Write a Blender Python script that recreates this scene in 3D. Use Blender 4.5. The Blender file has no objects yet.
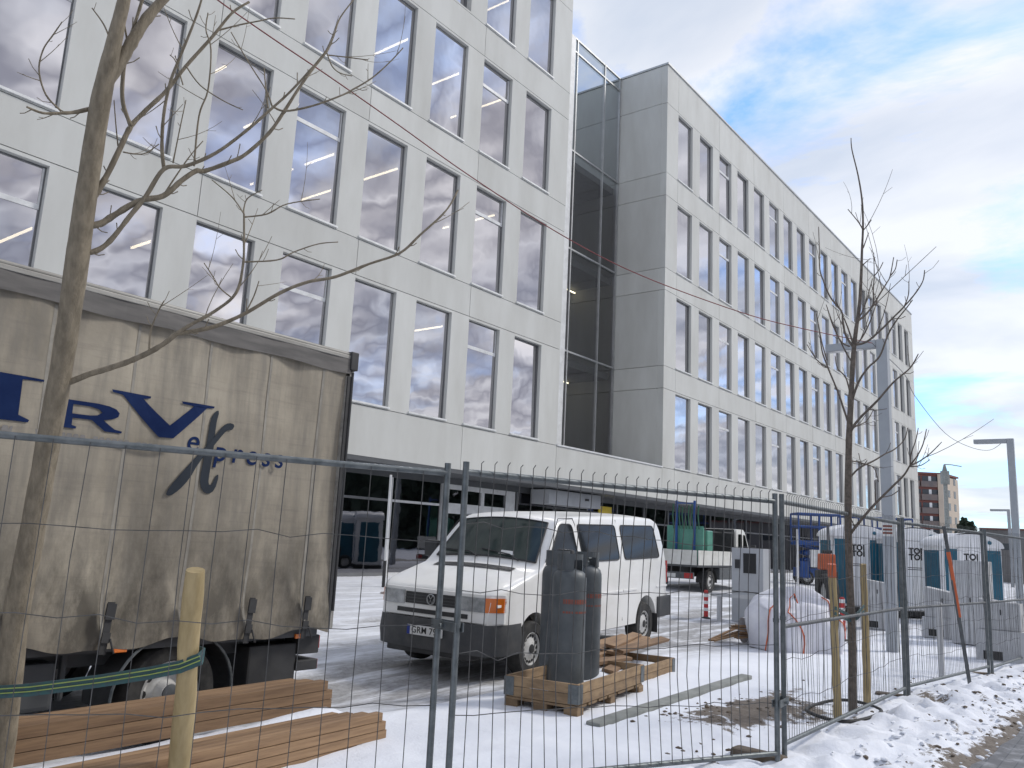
import bpy, bmesh, math, random
from mathutils import Vector, Matrix, Euler, noise
random.seed(11)
sc = bpy.context.scene
C = sc.collection
PI = math.pi
# ------------------------------------------------------------------ survey of the site: camera pose, used only to measure positions in metres
F = 828.0; EYE = 1.62
def _n(v): return v.normalized()
UP = _n(Vector((216, -4437, 828)))
AX = Vector((647, 186, 828)); AX = _n(AX - UP * AX.dot(UP))
AY = UP.cross(AX)
if AY.x > 0: AY = -AY
def ray(px, py):
    v = Vector((px - 512, py - 384, F)); return Vector((AX.dot(v), AY.dot(v), UP.dot(v)))
FW = Vector((AX.z, AY.z, UP.z))
O = Vector((0, 0, EYE))
def at(px, py, axis, val):
    d = ray(px, py); return O + d * ((val - O[axis]) / d[axis])
def dep(px, py, depth): return O + ray(px, py) * (depth / F)
def gz(x, y):
    t = min(1, max(0, (y - 6.5) / 9.5)); return .4 * t * t * (3 - 2 * t)
# ------------------------------------------------------------------ materials
def nodes(name):
    m = bpy.data.materials.new(name); m.use_nodes = True
    nt = m.node_tree; b = nt.nodes['Principled BSDF']
    return m, nt, b
def N(nt, t, **k):
    n = nt.nodes.new(t)
    for a, v in k.items():
        if a.startswith('i_'): n.inputs[a[2:].replace('_', ' ')].default_value = v
        else: setattr(n, a, v)
    return n
def L(nt, a, b): nt.links.new(a, b)
def ramp(nt, fac, stops):
    r = nt.nodes.new('ShaderNodeValToRGB'); e = r.color_ramp.elements
    while len(e) < len(stops): e.new(.5)
    for i, (p, c) in enumerate(stops):
        e[i].position = p; e[i].color = (*c, 1) if len(c) == 3 else c
    L(nt, fac, r.inputs[0]); return r.outputs[0]
def mixc(nt, fac, a, b, mode='MIX'):
    m = nt.nodes.new('ShaderNodeMix'); m.data_type = 'RGBA'; m.blend_type = mode
    for s, v in ((m.inputs[0], fac), (m.inputs[6], a), (m.inputs[7], b)):
        if hasattr(v, 'is_linked'): L(nt, v, s)
        else: s.default_value = v if not isinstance(v, tuple) else (*v[:3], 1)
    return m.outputs[2]
def coords(nt, scale=(1, 1, 1), kind='Object'):
    tc = nt.nodes.new('ShaderNodeTexCoord'); mp = nt.nodes.new('ShaderNodeMapping')
    mp.inputs['Scale'].default_value = scale; L(nt, tc.outputs[kind], mp.inputs[0]); return mp.outputs[0]
def noise_t(nt, vec, scale, detail=4, rough=.55):
    n = N(nt, 'ShaderNodeTexNoise'); n.inputs['Scale'].default_value = scale; n.inputs['Detail'].default_value = detail
    n.inputs['Roughness'].default_value = rough; L(nt, vec, n.inputs['Vector']); return n.outputs['Fac']
def bump(nt, b, h, strength, dist=.01):
    n = N(nt, 'ShaderNodeBump'); n.inputs['Strength'].default_value = strength; n.inputs['Distance'].default_value = dist
    L(nt, h, n.inputs['Height']); L(nt, n.outputs[0], b.inputs['Normal'])
def mat(name, c, c2=None, rough=.6, metal=0, scale=4, stretch=(1, 1, 1), bm=0, lo=.35, hi=.65, coat=0, island=0, spec=None):
    m, nt, b = nodes(name)
    b.inputs['Roughness'].default_value = rough; b.inputs['Metallic'].default_value = metal
    if coat: b.inputs['Coat Weight'].default_value = coat; b.inputs['Coat Roughness'].default_value = .08
    if spec is not None: b.inputs['Specular IOR Level'].default_value = spec
    if c2 is None: c2 = tuple(x * .82 for x in c)
    v = coords(nt, stretch); f = noise_t(nt, v, scale, 6, .6)
    col = ramp(nt, f, [(lo, c), (hi, c2)])
    if island:
        g = nt.nodes.new('ShaderNodeNewGeometry')
        r = ramp(nt, g.outputs['Random Per Island'], [(0, (1 - island,) * 3), (1, (1, 1, 1))])
        col = mixc(nt, 1.0, col, r, 'MULTIPLY')
        oi = nt.nodes.new('ShaderNodeObjectInfo'); r2 = ramp(nt, oi.outputs['Random'], [(0, (1 - island * .9, 1 - island * 1.0, 1 - island * 1.1)), (1, (1.12, 1.1, 1.06))])
        if island > .2: col = mixc(nt, 1.0, col, r2, 'MULTIPLY')
    L(nt, col, b.inputs['Base Color'])
    if bm: bump(nt, b, noise_t(nt, v, scale * 5, 5), bm)
    return m
M = {}
M['concrete'] = mat('pale_concrete', (.585, .592, .565), (.48, .48, .45), .85, scale=1.1, stretch=(1, 1, .28), bm=.12, island=.09, hi=.8)
M['joint'] = mat('dark_joint', (.05, .05, .05), rough=.9)
M['alu'] = mat('brushed_aluminium', (.45, .46, .46), rough=.45, metal=.6, scale=3)
M['frame'] = mat('window_frame_grey', (.16, .165, .17), rough=.5, scale=3)
M['sill'] = mat('white_sill', (.72, .73, .72), rough=.5)
M['white_alu'] = mat('white_aluminium', (.66, .67, .67), rough=.45)
M['dark_metal'] = mat('dark_grey_metal', (.09, .095, .10), rough=.5, scale=3)
M['galv'] = mat('galvanised_steel', (.17, .185, .19), (.10, .115, .12), rough=.5, metal=.55, scale=14, bm=.1)
M['galv_dull'] = mat('galvanised_dull', (.13, .14, .145), (.09, .095, .10), rough=.6, metal=.35, scale=14, bm=.1)
M['wire'] = mat('wire_steel', (.12, .12, .12), (.06, .06, .06), rough=.6, metal=.4, scale=10)
M['pole'] = mat('painted_pole_grey', (.36, .38, .40), (.31, .33, .35), rough=.5, scale=2)
M['room'] = mat('room_grey', (.20, .20, .19), rough=.9)
M['rubber'] = mat('tyre_rubber', (.018, .018, .018), (.05, .048, .045), rough=.85, scale=9, bm=.2)
M['black'] = mat('black_plastic', (.022, .022, .023), (.04, .04, .04), rough=.6)
M['bumper'] = mat('grey_bumper_plastic', (.045, .048, .052), (.075, .075, .075), rough=.65, scale=5, bm=.08)
M['vanwhite'] = mat('white_van_paint', (.80, .795, .77), (.70, .69, .65), rough=.32, scale=1.6, stretch=(1, 1, 2), coat=.4, lo=.4, hi=.75)
M['truckwhite'] = mat('white_truck_paint', (.70, .70, .66), (.58, .57, .52), rough=.4, coat=.2)
M['carglass'] = mat('dark_car_glass', (.006, .007, .007), (.010, .011, .011), rough=.05, spec=.22)
M['windscreen'] = mat('windscreen_glass', (.02, .03, .028), (.035, .05, .046), rough=.06, scale=2, stretch=(1, 3, 1), spec=.4)
M['lens'] = mat('headlight_lens', (.42, .43, .43), (.22, .23, .23), rough=.12, scale=9, coat=.6)
M['amber'] = mat('amber_lens', (.75, .19, .02), (.6, .13, .01), rough=.2, coat=.5)
M['redlens'] = mat('red_lens', (.4, .02, .02), rough=.25, coat=.4)
M['hub'] = mat('wheel_rim_paint', (.66, .66, .64), (.45, .44, .42), rough=.5, scale=8)
M['plate'] = mat('number_plate_white', (.72, .72, .70), rough=.4)
M['euro'] = mat('plate_blue', (.01, .03, .25), rough=.4)
M['ink'] = mat('black_ink', (.015, .015, .015), rough=.6)
M['navy'] = mat('navy_print', (.004, .014, .062), (.008, .022, .08), rough=.8, spec=.15)
M['slate'] = mat('slate_print', (.035, .042, .052), rough=.8, spec=.15)
M['faded'] = mat('faded_print', (.20, .19, .18), rough=.7)
M['trailrail'] = mat('aluminium_rail_dirty', (.38, .37, .34), (.24, .23, .21), rough=.55, metal=.3, scale=6, stretch=(.3, 1, 2))
M['dirtyrail'] = mat('grimy_valance', (.15, .14, .13), (.09, .085, .08), rough=.7, scale=5, stretch=(.4, 1, 3))
M['seam'] = mat('curtain_seam', (.29, .27, .23), (.20, .185, .16), rough=.8, scale=8)
M['lumber'] = mat('sawn_lumber', (.40, .26, .15), (.22, .135, .08), rough=.8, scale=3, stretch=(.5, 5, 11), bm=.3, island=.32, lo=.4, hi=.7)
M['stakewood'] = mat('peeled_stake_wood', (.44, .34, .18), (.33, .25, .12), rough=.75, scale=3, stretch=(6, 6, .7), bm=.2)
M['crate'] = mat('pallet_wood', (.38, .27, .16), (.22, .15, .09), rough=.85, scale=4, stretch=(1, 1, 4), bm=.2, island=.3)
M['bark'] = mat('tree_bark', (.25, .21, .15), (.15, .125, .088), rough=.9, scale=24, stretch=(1, 1, .35), bm=.6)
M['bark2'] = mat('young_bark', (.17, .14, .115), (.09, .075, .06), rough=.9, scale=26, bm=.4)
M['cyl'] = mat('slate_cylinder_paint', (.098, .108, .112), (.066, .075, .08), rough=.5, scale=5, bm=.06, metal=.1)
M['cyltrim'] = mat('faded_red_print', (.26, .065, .04), (.15, .06, .045), rough=.7, scale=20)
M['strapgreen'] = mat('green_strap', (.04, .11, .11), (.05, .08, .09), rough=.8, scale=30)
M['strapyellow'] = mat('yellow_strap_thread', (.30, .38, .10), rough=.8)
M['cabinet'] = mat('grey_cabinet', (.42, .435, .45), (.36, .37, .39), rough=.6, scale=2)
M['cabinet2'] = mat('grey_plastic_cabinet', (.50, .505, .51), (.42, .425, .43), rough=.75, scale=5, bm=.1)
M['red'] = mat('red_paint', (.50, .03, .03), (.38, .03, .03), rough=.5)
M['whitep'] = mat('white_paint', (.75, .75, .74), rough=.5)
M['bag'] = mat('woven_bag_white', (.74, .74, .77), (.60, .60, .65), rough=.85, scale=3, bm=.3)
M['orange'] = mat('orange_paint', (.60, .13, .045), (.45, .10, .035), rough=.5)
M['bluelift'] = mat('blue_lift_paint', (.015, .07, .26), (.012, .05, .19), rough=.45)
M['teal'] = mat('teal_plastic', (.008, .12, .19), (.01, .09, .145), rough=.45, scale=2)
M['toiletwhite'] = mat('toilet_shell_white', (.90, .90, .90), (.82, .83, .84), rough=.5, scale=2)
M['greenglass'] = mat('green_glass_sheets', (.16, .36, .28), (.10, .28, .22), rough=.12, scale=2)
M['darkgreen'] = mat('dark_green_rope', (.03, .12, .07), rough=.7)
M['snow'] = None
M['soil'] = mat('frozen_soil', (.13, .095, .06), (.22, .19, .16), rough=.95, scale=8, bm=.5, island=.3)
M['kerbstone'] = mat('grey_kerb_concrete', (.27, .28, .26), (.19, .20, .185), rough=.85, scale=5, bm=.3)
M['hose'] = mat('black_hose', (.02, .02, .02), rough=.6)
M['brick'] = mat('dark_red_cladding', (.20, .075, .055), (.15, .06, .05), rough=.85, scale=.4)
M['cream'] = mat('cream_render', (.50, .42, .33), (.44, .37, .30), rough=.85, scale=.3)
M['farglass'] = mat('far_window_glass', (.05, .06, .07), rough=.15)
M['balcony'] = mat('balcony_panel', (.12, .11, .11), (.20, .15, .13), rough=.7, scale=.4)
M['evergreen'] = mat('evergreen_foliage', (.020, .035, .020), (.045, .06, .035), rough=.9, scale=1)
M['greywall'] = mat('grey_rendered_wall', (.22, .215, .21), (.17, .165, .16), rough=.85, scale=.5)
M['cable'] = mat('red_cable', (.20, .04, .04), rough=.6)
M['blackcable'] = mat('grey_cable', (.12, .12, .13), rough=.6)
M['yellow'] = mat('yellow_sign', (.75, .55, .03), rough=.5)
M['snowcap'] = mat('snow_cap', (.82, .84, .88), rough=.7, scale=4, bm=.2)

def emis(name, col, s):
    m, nt, b = nodes(name); b.inputs['Emission Color'].default_value = (*col, 1); b.inputs['Emission Strength'].default_value = s
    b.inputs['Base Color'].default_value = (*col, 1); return m
M['tube'] = emis('office_light_tube', (1.0, .85, .58), 4.2)

def pane_mat(name, refl, tint, gloss=(.86, .85, .90)):
    m = bpy.data.materials.new(name); m.use_nodes = True; nt = m.node_tree; nt.nodes.clear()
    out = N(nt, 'ShaderNodeOutputMaterial'); mx = N(nt, 'ShaderNodeMixShader'); g = N(nt, 'ShaderNodeBsdfGlossy'); t = N(nt, 'ShaderNodeBsdfTransparent')
    fr = N(nt, 'ShaderNodeFresnel'); fr.inputs['IOR'].default_value = 1.5
    mp = N(nt, 'ShaderNodeMapRange'); mp.inputs['To Min'].default_value = refl; mp.inputs['To Max'].default_value = 1
    g.inputs['Roughness'].default_value = .015; g.inputs['Color'].default_value = (*gloss, 1); t.inputs['Color'].default_value = (*tint, 1)
    v = coords(nt); nz = noise_t(nt, v, 1.1, 2); bp = N(nt, 'ShaderNodeBump'); bp.inputs['Strength'].default_value = .12; bp.inputs['Distance'].default_value = .02
    L(nt, nz, bp.inputs['Height']); L(nt, bp.outputs[0], g.inputs['Normal'])
    L(nt, fr.outputs[0], mp.inputs[0]); L(nt, mp.outputs[0], mx.inputs[0]); L(nt, t.outputs[0], mx.inputs[1]); L(nt, g.outputs[0], mx.inputs[2]); L(nt, mx.outputs[0], out.inputs[0])
    return m
M['pane'] = pane_mat('coated_office_glass', .66, (.50, .50, .49), (.86, .845, .87))
M['stairglass'] = pane_mat('clear_stair_glass', .13, (.62, .66, .65))
M['shopglass'] = pane_mat('shop_glass', .16, (.35, .37, .38), (.75, .75, .80))

# tarp
def tarp_mat():
    m, nt, b = nodes('weathered_truck_tarp'); b.inputs['Roughness'].default_value = .75
    v = coords(nt); f = noise_t(nt, v, 1.3, 6, .65)
    c = ramp(nt, f, [(.3, (.36, .32, .25)), (.56, (.27, .238, .185)), (.76, (.17, .148, .11))])
    v2 = coords(nt, (5, 5, .55)); s = noise_t(nt, v2, 2.2, 5, .6)
    c = mixc(nt, ramp(nt, s, [(.42, (0, 0, 0)), (.70, (.75,) * 3)]), c, (.17, .155, .13))
    v3 = coords(nt, (.35, 1, 7)); s3 = noise_t(nt, v3, 3.5, 6, .7)
    c = mixc(nt, ramp(nt, s3, [(.52, (0, 0, 0)), (.72, (.35,) * 3)]), c, (.13, .11, .10))
    # road grime splashed on the low part of the sheet
    tc = nt.nodes.new('ShaderNodeTexCoord'); sx = nt.nodes.new('ShaderNodeSeparateXYZ'); L(nt, tc.outputs['Object'], sx.inputs[0])
    mr = N(nt, 'ShaderNodeMapRange'); L(nt, sx.outputs['Z'], mr.inputs[0]); mr.inputs[1].default_value = 2.1; mr.inputs[2].default_value = .95
    mu = N(nt, 'ShaderNodeMath', operation='MULTIPLY'); L(nt, mr.outputs[0], mu.inputs[0]); L(nt, ramp(nt, noise_t(nt, coords(nt, (1.6, 1, .7)), 2.2, 7, .72), [(.38, (.10,) * 3), (.58, (.95,) * 3)]), mu.inputs[1])
    c = mixc(nt, mu.outputs[0], c, (.085, .075, .058))
    L(nt, c, b.inputs['Base Color']); bump(nt, b, noise_t(nt, v, 9, 5), .25, .02); return m
M['tarp'] = tarp_mat()

def snow_mat():
    m, nt, b = nodes('snow_ground'); b.inputs['Roughness'].default_value = .75
    v = coords(nt); g = nt.nodes.new('ShaderNodeTexCoord')
    base = ramp(nt, noise_t(nt, v, .9, 6), [(.3, (.80, .82, .86)), (.7, (.70, .72, .77))])
    # patches with soil showing: driven by attribute 'dirt' and trampled snow by 'wear'
    ad = N(nt, 'ShaderNodeAttribute', attribute_name='dirt'); aw = N(nt, 'ShaderNodeAttribute', attribute_name='wear')
    n1 = noise_t(nt, v, 3.6, 8, .7); n2 = noise_t(nt, v, 14, 6, .7)
    w = N(nt, 'ShaderNodeMath', operation='MULTIPLY'); L(nt, aw.outputs['Fac'], w.inputs[0]); L(nt, ramp(nt, noise_t(nt, coords(nt, (.38, 2.3, 1)), 1.5, 8, .68), [(.36, (.05,) * 3), (.56, (1,) * 3)]), w.inputs[1])
    c = mixc(nt, w.outputs[0], base, ramp(nt, n2, [(.3, (.40, .40, .41)), (.7, (.21, .205, .20))]))
    a = N(nt, 'ShaderNodeMath', operation='ADD'); L(nt, n1, a.inputs[0]); L(nt, ad.outputs['Fac'], a.inputs[1])
    a2 = N(nt, 'ShaderNodeMath', operation='MULTIPLY'); a2.inputs[1].default_value = .34; L(nt, n2, a2.inputs[0])
    a3 = N(nt, 'ShaderNodeMath', operation='ADD'); L(nt, a.outputs[0], a3.inputs[0]); L(nt, a2.outputs[0], a3.inputs[1])
    d = ramp(nt, a3.outputs[0], [(.93, (0, 0, 0)), (1.0, (1, 1, 1))])
    dirt = ramp(nt, n2, [(.3, (.075, .055, .038)), (.7, (.19, .16, .13))])
    c = mixc(nt, d, c, dirt)
    L(nt, c, b.inputs['Base Color']); bump(nt, b, noise_t(nt, v, 7, 9, .7), .5, .035); return m
M['snow'] = snow_mat()
def paver_mat():
    m, nt, b = nodes('wet_concrete_pavers'); b.inputs['Roughness'].default_value = .45
    v = coords(nt); br = N(nt, 'ShaderNodeTexBrick'); br.inputs['Scale'].default_value = 2.4; br.inputs['Mortar Size'].default_value = .012; L(nt, v, br.inputs['Vector'])
    br.inputs['Color1'].default_value = (.115, .11, .105, 1); br.inputs['Color2'].default_value = (.085, .08, .078, 1); br.inputs['Mortar'].default_value = (.03, .03, .03, 1)
    n = noise_t(nt, v, 5, 6, .7); c = mixc(nt, ramp(nt, n, [(.5, (0, 0, 0)), (.72, (1, 1, 1))]), br.outputs[0], (.32, .32, .33))
    L(nt, c, b.inputs['Base Color']); bump(nt, b, br.outputs[1], -.3, .01); return m
M['paver'] = paver_mat()

# ------------------------------------------------------------------ mesh helpers
class MB:
    def __init__(s): s.v = []; s.f = []; s.mi = []; s.cur = 0
    def add(s, vs, fs):
        b = len(s.v); s.v += [tuple(v) for v in vs]; s.f += [tuple(b + i for i in f) for f in fs]; s.mi += [s.cur] * len(fs); return s
    def box(s, a, b, m=None):
        (x0, y0, z0), (x1, y1, z1) = a, b
        vs = [Vector(p) for p in ((x0, y0, z0), (x1, y0, z0), (x1, y1, z0), (x0, y1, z0), (x0, y0, z1), (x1, y0, z1), (x1, y1, z1), (x0, y1, z1))]
        if m: vs = [m @ p for p in vs]
        return s.add(vs, [(0, 3, 2, 1), (4, 5, 6, 7), (0, 1, 5, 4), (1, 2, 6, 5), (2, 3, 7, 6), (3, 0, 4, 7)])
    def tube(s, pts, r, n=8, cap=True):
        pts = [Vector(p) for p in pts]; rs = r if isinstance(r, (list, tuple)) else [r] * len(pts)
        vs = []; fs = []; u = None
        for i, p in enumerate(pts):
            t = (pts[min(i + 1, len(pts) - 1)] - pts[max(i - 1, 0)]); t = t.normalized() if t.length > 1e-9 else Vector((0, 0, 1))
            if u is None: u = t.orthogonal().normalized()
            u = (u - t * u.dot(t)); u = u.normalized() if u.length > 1e-6 else t.orthogonal().normalized()
            w = t.cross(u)
            for k in range(n):
                a = 2 * PI * k / n; vs.append(p + (u * math.cos(a) + w * math.sin(a)) * rs[i])
        for i in range(len(pts) - 1):
            for k in range(n):
                fs.append((i * n + k, i * n + (k + 1) % n, (i + 1) * n + (k + 1) % n, (i + 1) * n + k))
        if cap: fs += [tuple(range(n - 1, -1, -1)), tuple((len(pts) - 1) * n + k for k in range(n))]
        return s.add(vs, fs)
    def lathe(s, prof, n=24, m=None, cap=True):     # prof: (r,z) about z
        vs = []; fs = []
        for r, z in prof:
            for k in range(n):
                a = 2 * PI * k / n; p = Vector((r * math.cos(a), r * math.sin(a), z)); vs.append(m @ p if m else p)
        for i in range(len(prof) - 1):
            for k in range(n): fs.append((i * n + k, i * n + (k + 1) % n, (i + 1) * n + (k + 1) % n, (i + 1) * n + k))
        if cap: fs += [tuple(range(n - 1, -1, -1)), tuple((len(prof) - 1) * n + k for k in range(n))]
        return s.add(vs, fs)
    def prism(s, poly, fn, t0, t1):       # poly in 2-D, fn(u,w,t)->3-D
        n = len(poly); vs = [fn(u, w, t0) for u, w in poly] + [fn(u, w, t1) for u, w in poly]
        return s.add(vs, [tuple(range(n)), tuple(range(2 * n - 1, n - 1, -1))] + [(i, (i + 1) % n + 0, (i + 1) % n + n, i + n) for i in range(n)])
    def grid(s, nu, nv, fn):
        vs = [fn(i / nu, j / nv) for i in range(nu + 1) for j in range(nv + 1)]
        return s.add(vs, [(i * (nv + 1) + j, (i + 1) * (nv + 1) + j, (i + 1) * (nv + 1) + j + 1, i * (nv + 1) + j + 1) for i in range(nu) for j in range(nv)])
    def build(s, name, m, parent=None, smooth=None, loc=(0, 0, 0), rot=(0, 0, 0), bevel=0):
        me = bpy.data.meshes.new(name); me.from_pydata(s.v, [], s.f)
        for mm in (m if isinstance(m, (list, tuple)) else [m]): me.materials.append(mm)
        for p, i in zip(me.polygons, s.mi): p.material_index = i
        bm = bmesh.new(); bm.from_mesh(me)
        bmesh.ops.recalc_face_normals(bm, faces=bm.faces)
        if bevel:
            bmesh.ops.bevel(bm, geom=[e for e in bm.edges if len(e.link_faces) == 2 and e.calc_face_angle(0) > .6], offset=bevel, segments=2, affect='EDGES', profile=.6)
        if smooth is not None:
            for f in bm.faces: f.smooth = True
            for e in bm.edges: e.smooth = not (len(e.link_faces) == 2 and e.calc_face_angle(0) > math.radians(smooth))
        bm.to_mesh(me); bm.free()
        o = bpy.data.objects.new(name, me); C.objects.link(o); o.location = loc; o.rotation_euler = rot
        if parent: o.parent = parent
        return o
def tag(o, label=None, cat=None, group=None, kind=None):
    for k, v in (('label', label), ('category', cat), ('group', group), ('kind', kind)):
        if v: o[k] = v
    return o
def empty(name, loc=(0, 0, 0), rz=0, label=None, cat=None, group=None):
    o = bpy.data.objects.new(name, None); C.objects.link(o); o.location = loc; o.rotation_euler = (0, 0, rz); o.empty_display_size = .2
    return tag(o, label, cat, group)
KIDS = {}
def kids(o): return [c for c in C.objects if c.parent == o]
def copy_tree(o, parent=None):
    c = o.copy(); C.objects.link(c); c.parent = parent
    for ch in kids(o): copy_tree(ch, c)
    return c
def text_part(s, size, m, name, parent, mtx, ext=.002, shear=0, bold=0, spacing=1):
    cu = bpy.data.curves.new('txt', 'FONT'); cu.body = s; cu.size = size; cu.extrude = ext; cu.align_x = 'CENTER'; cu.align_y = 'CENTER'
    cu.shear = shear; cu.offset = bold; cu.space_character = spacing
    t = bpy.data.objects.new('txt', cu); C.objects.link(t)
    dg = bpy.context.evaluated_depsgraph_get(); me = bpy.data.meshes.new_from_object(t.evaluated_get(dg)); C.objects.unlink(t); bpy.data.objects.remove(t)
    me.transform(mtx); me.materials.clear(); me.materials.append(m); me.name = name
    o = bpy.data.objects.new(name, me); C.objects.link(o); o.parent = parent; return o
def basis(right, up, origin):    # text x->right, y->up
    r = Vector(right).normalized(); u = Vector(up).normalized(); n = r.cross(u)
    m = Matrix((r, u, n)).transposed().to_4x4(); m.translation = Vector(origin); return m
def cut(o, cutter):
    md = o.modifiers.new('b', 'BOOLEAN'); md.operation = 'DIFFERENCE'; md.object = cutter; md.solver = 'EXACT'
    dg = bpy.context.evaluated_depsgraph_get(); me = bpy.data.meshes.new_from_object(o.evaluated_get(dg))
    o.modifiers.clear(); o.data = me; bpy.data.objects.remove(cutter)

# ------------------------------------------------------------------ world, sun, camera
w = bpy.data.worlds.new('World'); sc.world = w; w.use_nodes = True; nt = w.node_tree; bg = nt.nodes['Background']
SUN_EL, SUN_AZ = math.radians(42), math.radians(-38)      # azimuth measured from +X towards +Y : the sun is over the street side
sky = N(nt, 'ShaderNodeTexSky', sky_type='NISHITA'); sky.sun_disc = False; sky.sun_elevation = SUN_EL; sky.sun_rotation = math.radians(90) - SUN_AZ
sky.air_density = 1; sky.dust_density = .6
tc = N(nt, 'ShaderNodeTexCoord'); sx = N(nt, 'ShaderNodeSeparateXYZ'); L(nt, tc.outputs['Generated'], sx.inputs[0])
za = N(nt, 'ShaderNodeMath', operation='MAXIMUM'); za.inputs[1].default_value = 0; L(nt, sx.outputs['Z'], za.inputs[0])
zb = N(nt, 'ShaderNodeMath', operation='ADD'); zb.inputs[1].default_value = .22; L(nt, za.outputs[0], zb.inputs[0])
dv = []
for ax in 'XY':
    d = N(nt, 'ShaderNodeMath', operation='DIVIDE'); L(nt, sx.outputs[ax], d.inputs[0]); L(nt, zb.outputs[0], d.inputs[1]); dv.append(d)
cb = N(nt, 'ShaderNodeCombineXYZ'); L(nt, dv[0].outputs[0], cb.inputs[0]); L(nt, dv[1].outputs[0], cb.inputs[1])
mp = N(nt, 'ShaderNodeMapping'); mp.inputs['Location'].default_value = (3.1, 1.7, 0); mp.inputs['Rotation'].default_value = (0, 0, .5); mp.inputs['Scale'].default_value = (1, .62, 1); L(nt, cb.outputs[0], mp.inputs[0])
def wn(scale, detail, rough, dist=0):
    n = N(nt, 'ShaderNodeTexNoise'); n.inputs['Scale'].default_value = scale; n.inputs['Detail'].default_value = detail; n.inputs['Roughness'].default_value = rough
    n.inputs['Distortion'].default_value = dist; L(nt, mp.outputs[0], n.inputs['Vector']); return n.outputs['Fac']
cover = ramp(nt, wn(1.9, 8, .58, .4), [(.36, (0, 0, 0)), (.50, (1, 1, 1))])
cmul = N(nt, 'ShaderNodeMath', operation='MULTIPLY'); cmul.inputs[1].default_value = .93; L(nt, cover, cmul.inputs[0])
cloud = ramp(nt, wn(2.6, 7, .5, .3), [(.36, (6.3, 6.8, 7.6)), (.47, (7.7, 7.95, 8.4)), (.58, (9.0, 9.1, 9.2))])
skyb = mixc(nt, 1.0, sky.outputs[0], (1.2, 1.85, 2.7), 'MULTIPLY')
colr = mixc(nt, cmul.outputs[0], skyb, cloud)
south = N(nt, 'ShaderNodeMapRange'); L(nt, sx.outputs['Y'], south.inputs[0]); south.inputs[1].default_value = .05; south.inputs[2].default_value = -.55
thick = ramp(nt, wn(3.3, 3.5, .5, .15), [(.32, (1.28, 1.25, 1.24)), (.43, (.56, .55, .60)), (.50, (1.02, 1.0, 1.02)), (.57, (.52, .51, .56)), (.68, (1.3, 1.26, 1.25))])
colr = mixc(nt, south.outputs[0], colr, mixc(nt, 1.0, mixc(nt, .7, colr, cloud), thick, 'MULTIPLY'))
L(nt, colr, bg.inputs[0]); bg.inputs[1].default_value = .1
sd = bpy.data.lights.new('sun', 'SUN'); sd.energy = 2.0; sd.angle = math.radians(11); sd.color = (1, .96, .90)
so = bpy.data.objects.new('sun', sd); C.objects.link(so)
dirv = Vector((math.cos(SUN_EL) * math.cos(SUN_AZ), math.cos(SUN_EL) * math.sin(SUN_AZ), math.sin(SUN_EL)))
so.rotation_euler = dirv.to_track_quat('Z', 'Y').to_euler(); so.location = dirv * 50
cd = bpy.data.cameras.new('camera'); cam = bpy.data.objects.new('camera', cd); C.objects.link(cam); sc.camera = cam
cd.sensor_width = 36; cd.lens = F / 1024 * 36; cd.clip_start = .05; cd.clip_end = 4000
R = Matrix(((AX.x, -AX.y, -AX.z), (AY.x, -AY.y, -AY.z), (UP.x, -UP.y, -UP.z)))
cam.matrix_world = Matrix.Translation(O) @ R.to_4x4()
sc.view_settings.view_transform = 'Standard'; sc.view_settings.look = 'None'; sc.view_settings.gamma = 1; sc.view_settings.use_curve_mapping = False
sc.view_settings.exposure = 0.15
sc.cycles.max_bounces = 8; sc.cycles.transparent_max_bounces = 12

# ------------------------------------------------------------------ ground
def fence_y(x): 
    pts = [(-2, 6.3), (.87, 5.1), (3.97, 3.5), (6.8, 2.48), (11.1, 2.47), (14.4, 2.05), (40, -1.2)]
    for (x0, y0), (x1, y1) in zip(pts, pts[1:]):
        if x <= x1: return y0 + (y1 - y0) * (x - x0) / (x1 - x0)
    return -1.2
def sstep(a, b, x): t = min(1, max(0, (x - a) / (b - a))); return t * t * (3 - 2 * t)
def pave_y(x): return 1.18 - .03 * max(0, x - 8) * 1.6 + .10 * noise.noise(Vector((x * 1.1, 4, 0)))
def ground_h(x, y):
    z = gz(x, y)
    fy = fence_y(x)
    d = y - fy
    n = noise.fractal(Vector((x * .8, y * .8, 0)), 1, 2, 4)
    n2 = noise.fractal(Vector((x * 4.5, y * 4.5, 3)), 1, 2, 3)
    bank = math.exp(-((d + .55) / .55) ** 2)
    z += bank * (.08 + .085 * n2 + .06 * n)
    z += .02 * n + .008 * n2 * (1 + 2.2 * sstep(1.8, .2, d) * sstep(-3, -1, d))
    # untouched deeper snow between the fence and the parked vehicles, packed and lower where they drive
    soft = sstep(.3, 1.0, d) * sstep(3.4, 2.6, d) * sstep(3, 5, x) * sstep(16, 10, x)
    z += soft * .05
    # snow laid over the lumber edge
    z += .155 * sstep(5.2, 4.7, x) * math.exp(-((y - 5.50 - .054 * (x - 4.9)) / .22) ** 4)
    z += .13 * math.exp(-((x - 11.7) / 1.5) ** 2 - ((y - 7.2) / 1.6) ** 2)
    z += -.10 * math.exp(-((y - 6.9) / .9) ** 2) * sstep(8.5, 6, x)
    if 4 < x < 30 and y > 5:
        for yt, sl in ((5.95, .09), (7.75, .09), (8.9, .02), (10.5, .02)):
            q = (y - yt - sl * (x - 8) - .12 * noise.noise(Vector((x * .3, yt, 0)))) / .13
            if abs(q) < 2.5: z -= .028 * math.exp(-q * q) * (1 + .4 * n2) - .014 * math.exp(-((abs(q) - 1.6) / .5) ** 2)
    pv = pave_y(x)
    k = sstep(pv + .35, pv, y)
    return z * (1 - k) - .03 * k if y > -3 else -.03
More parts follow.
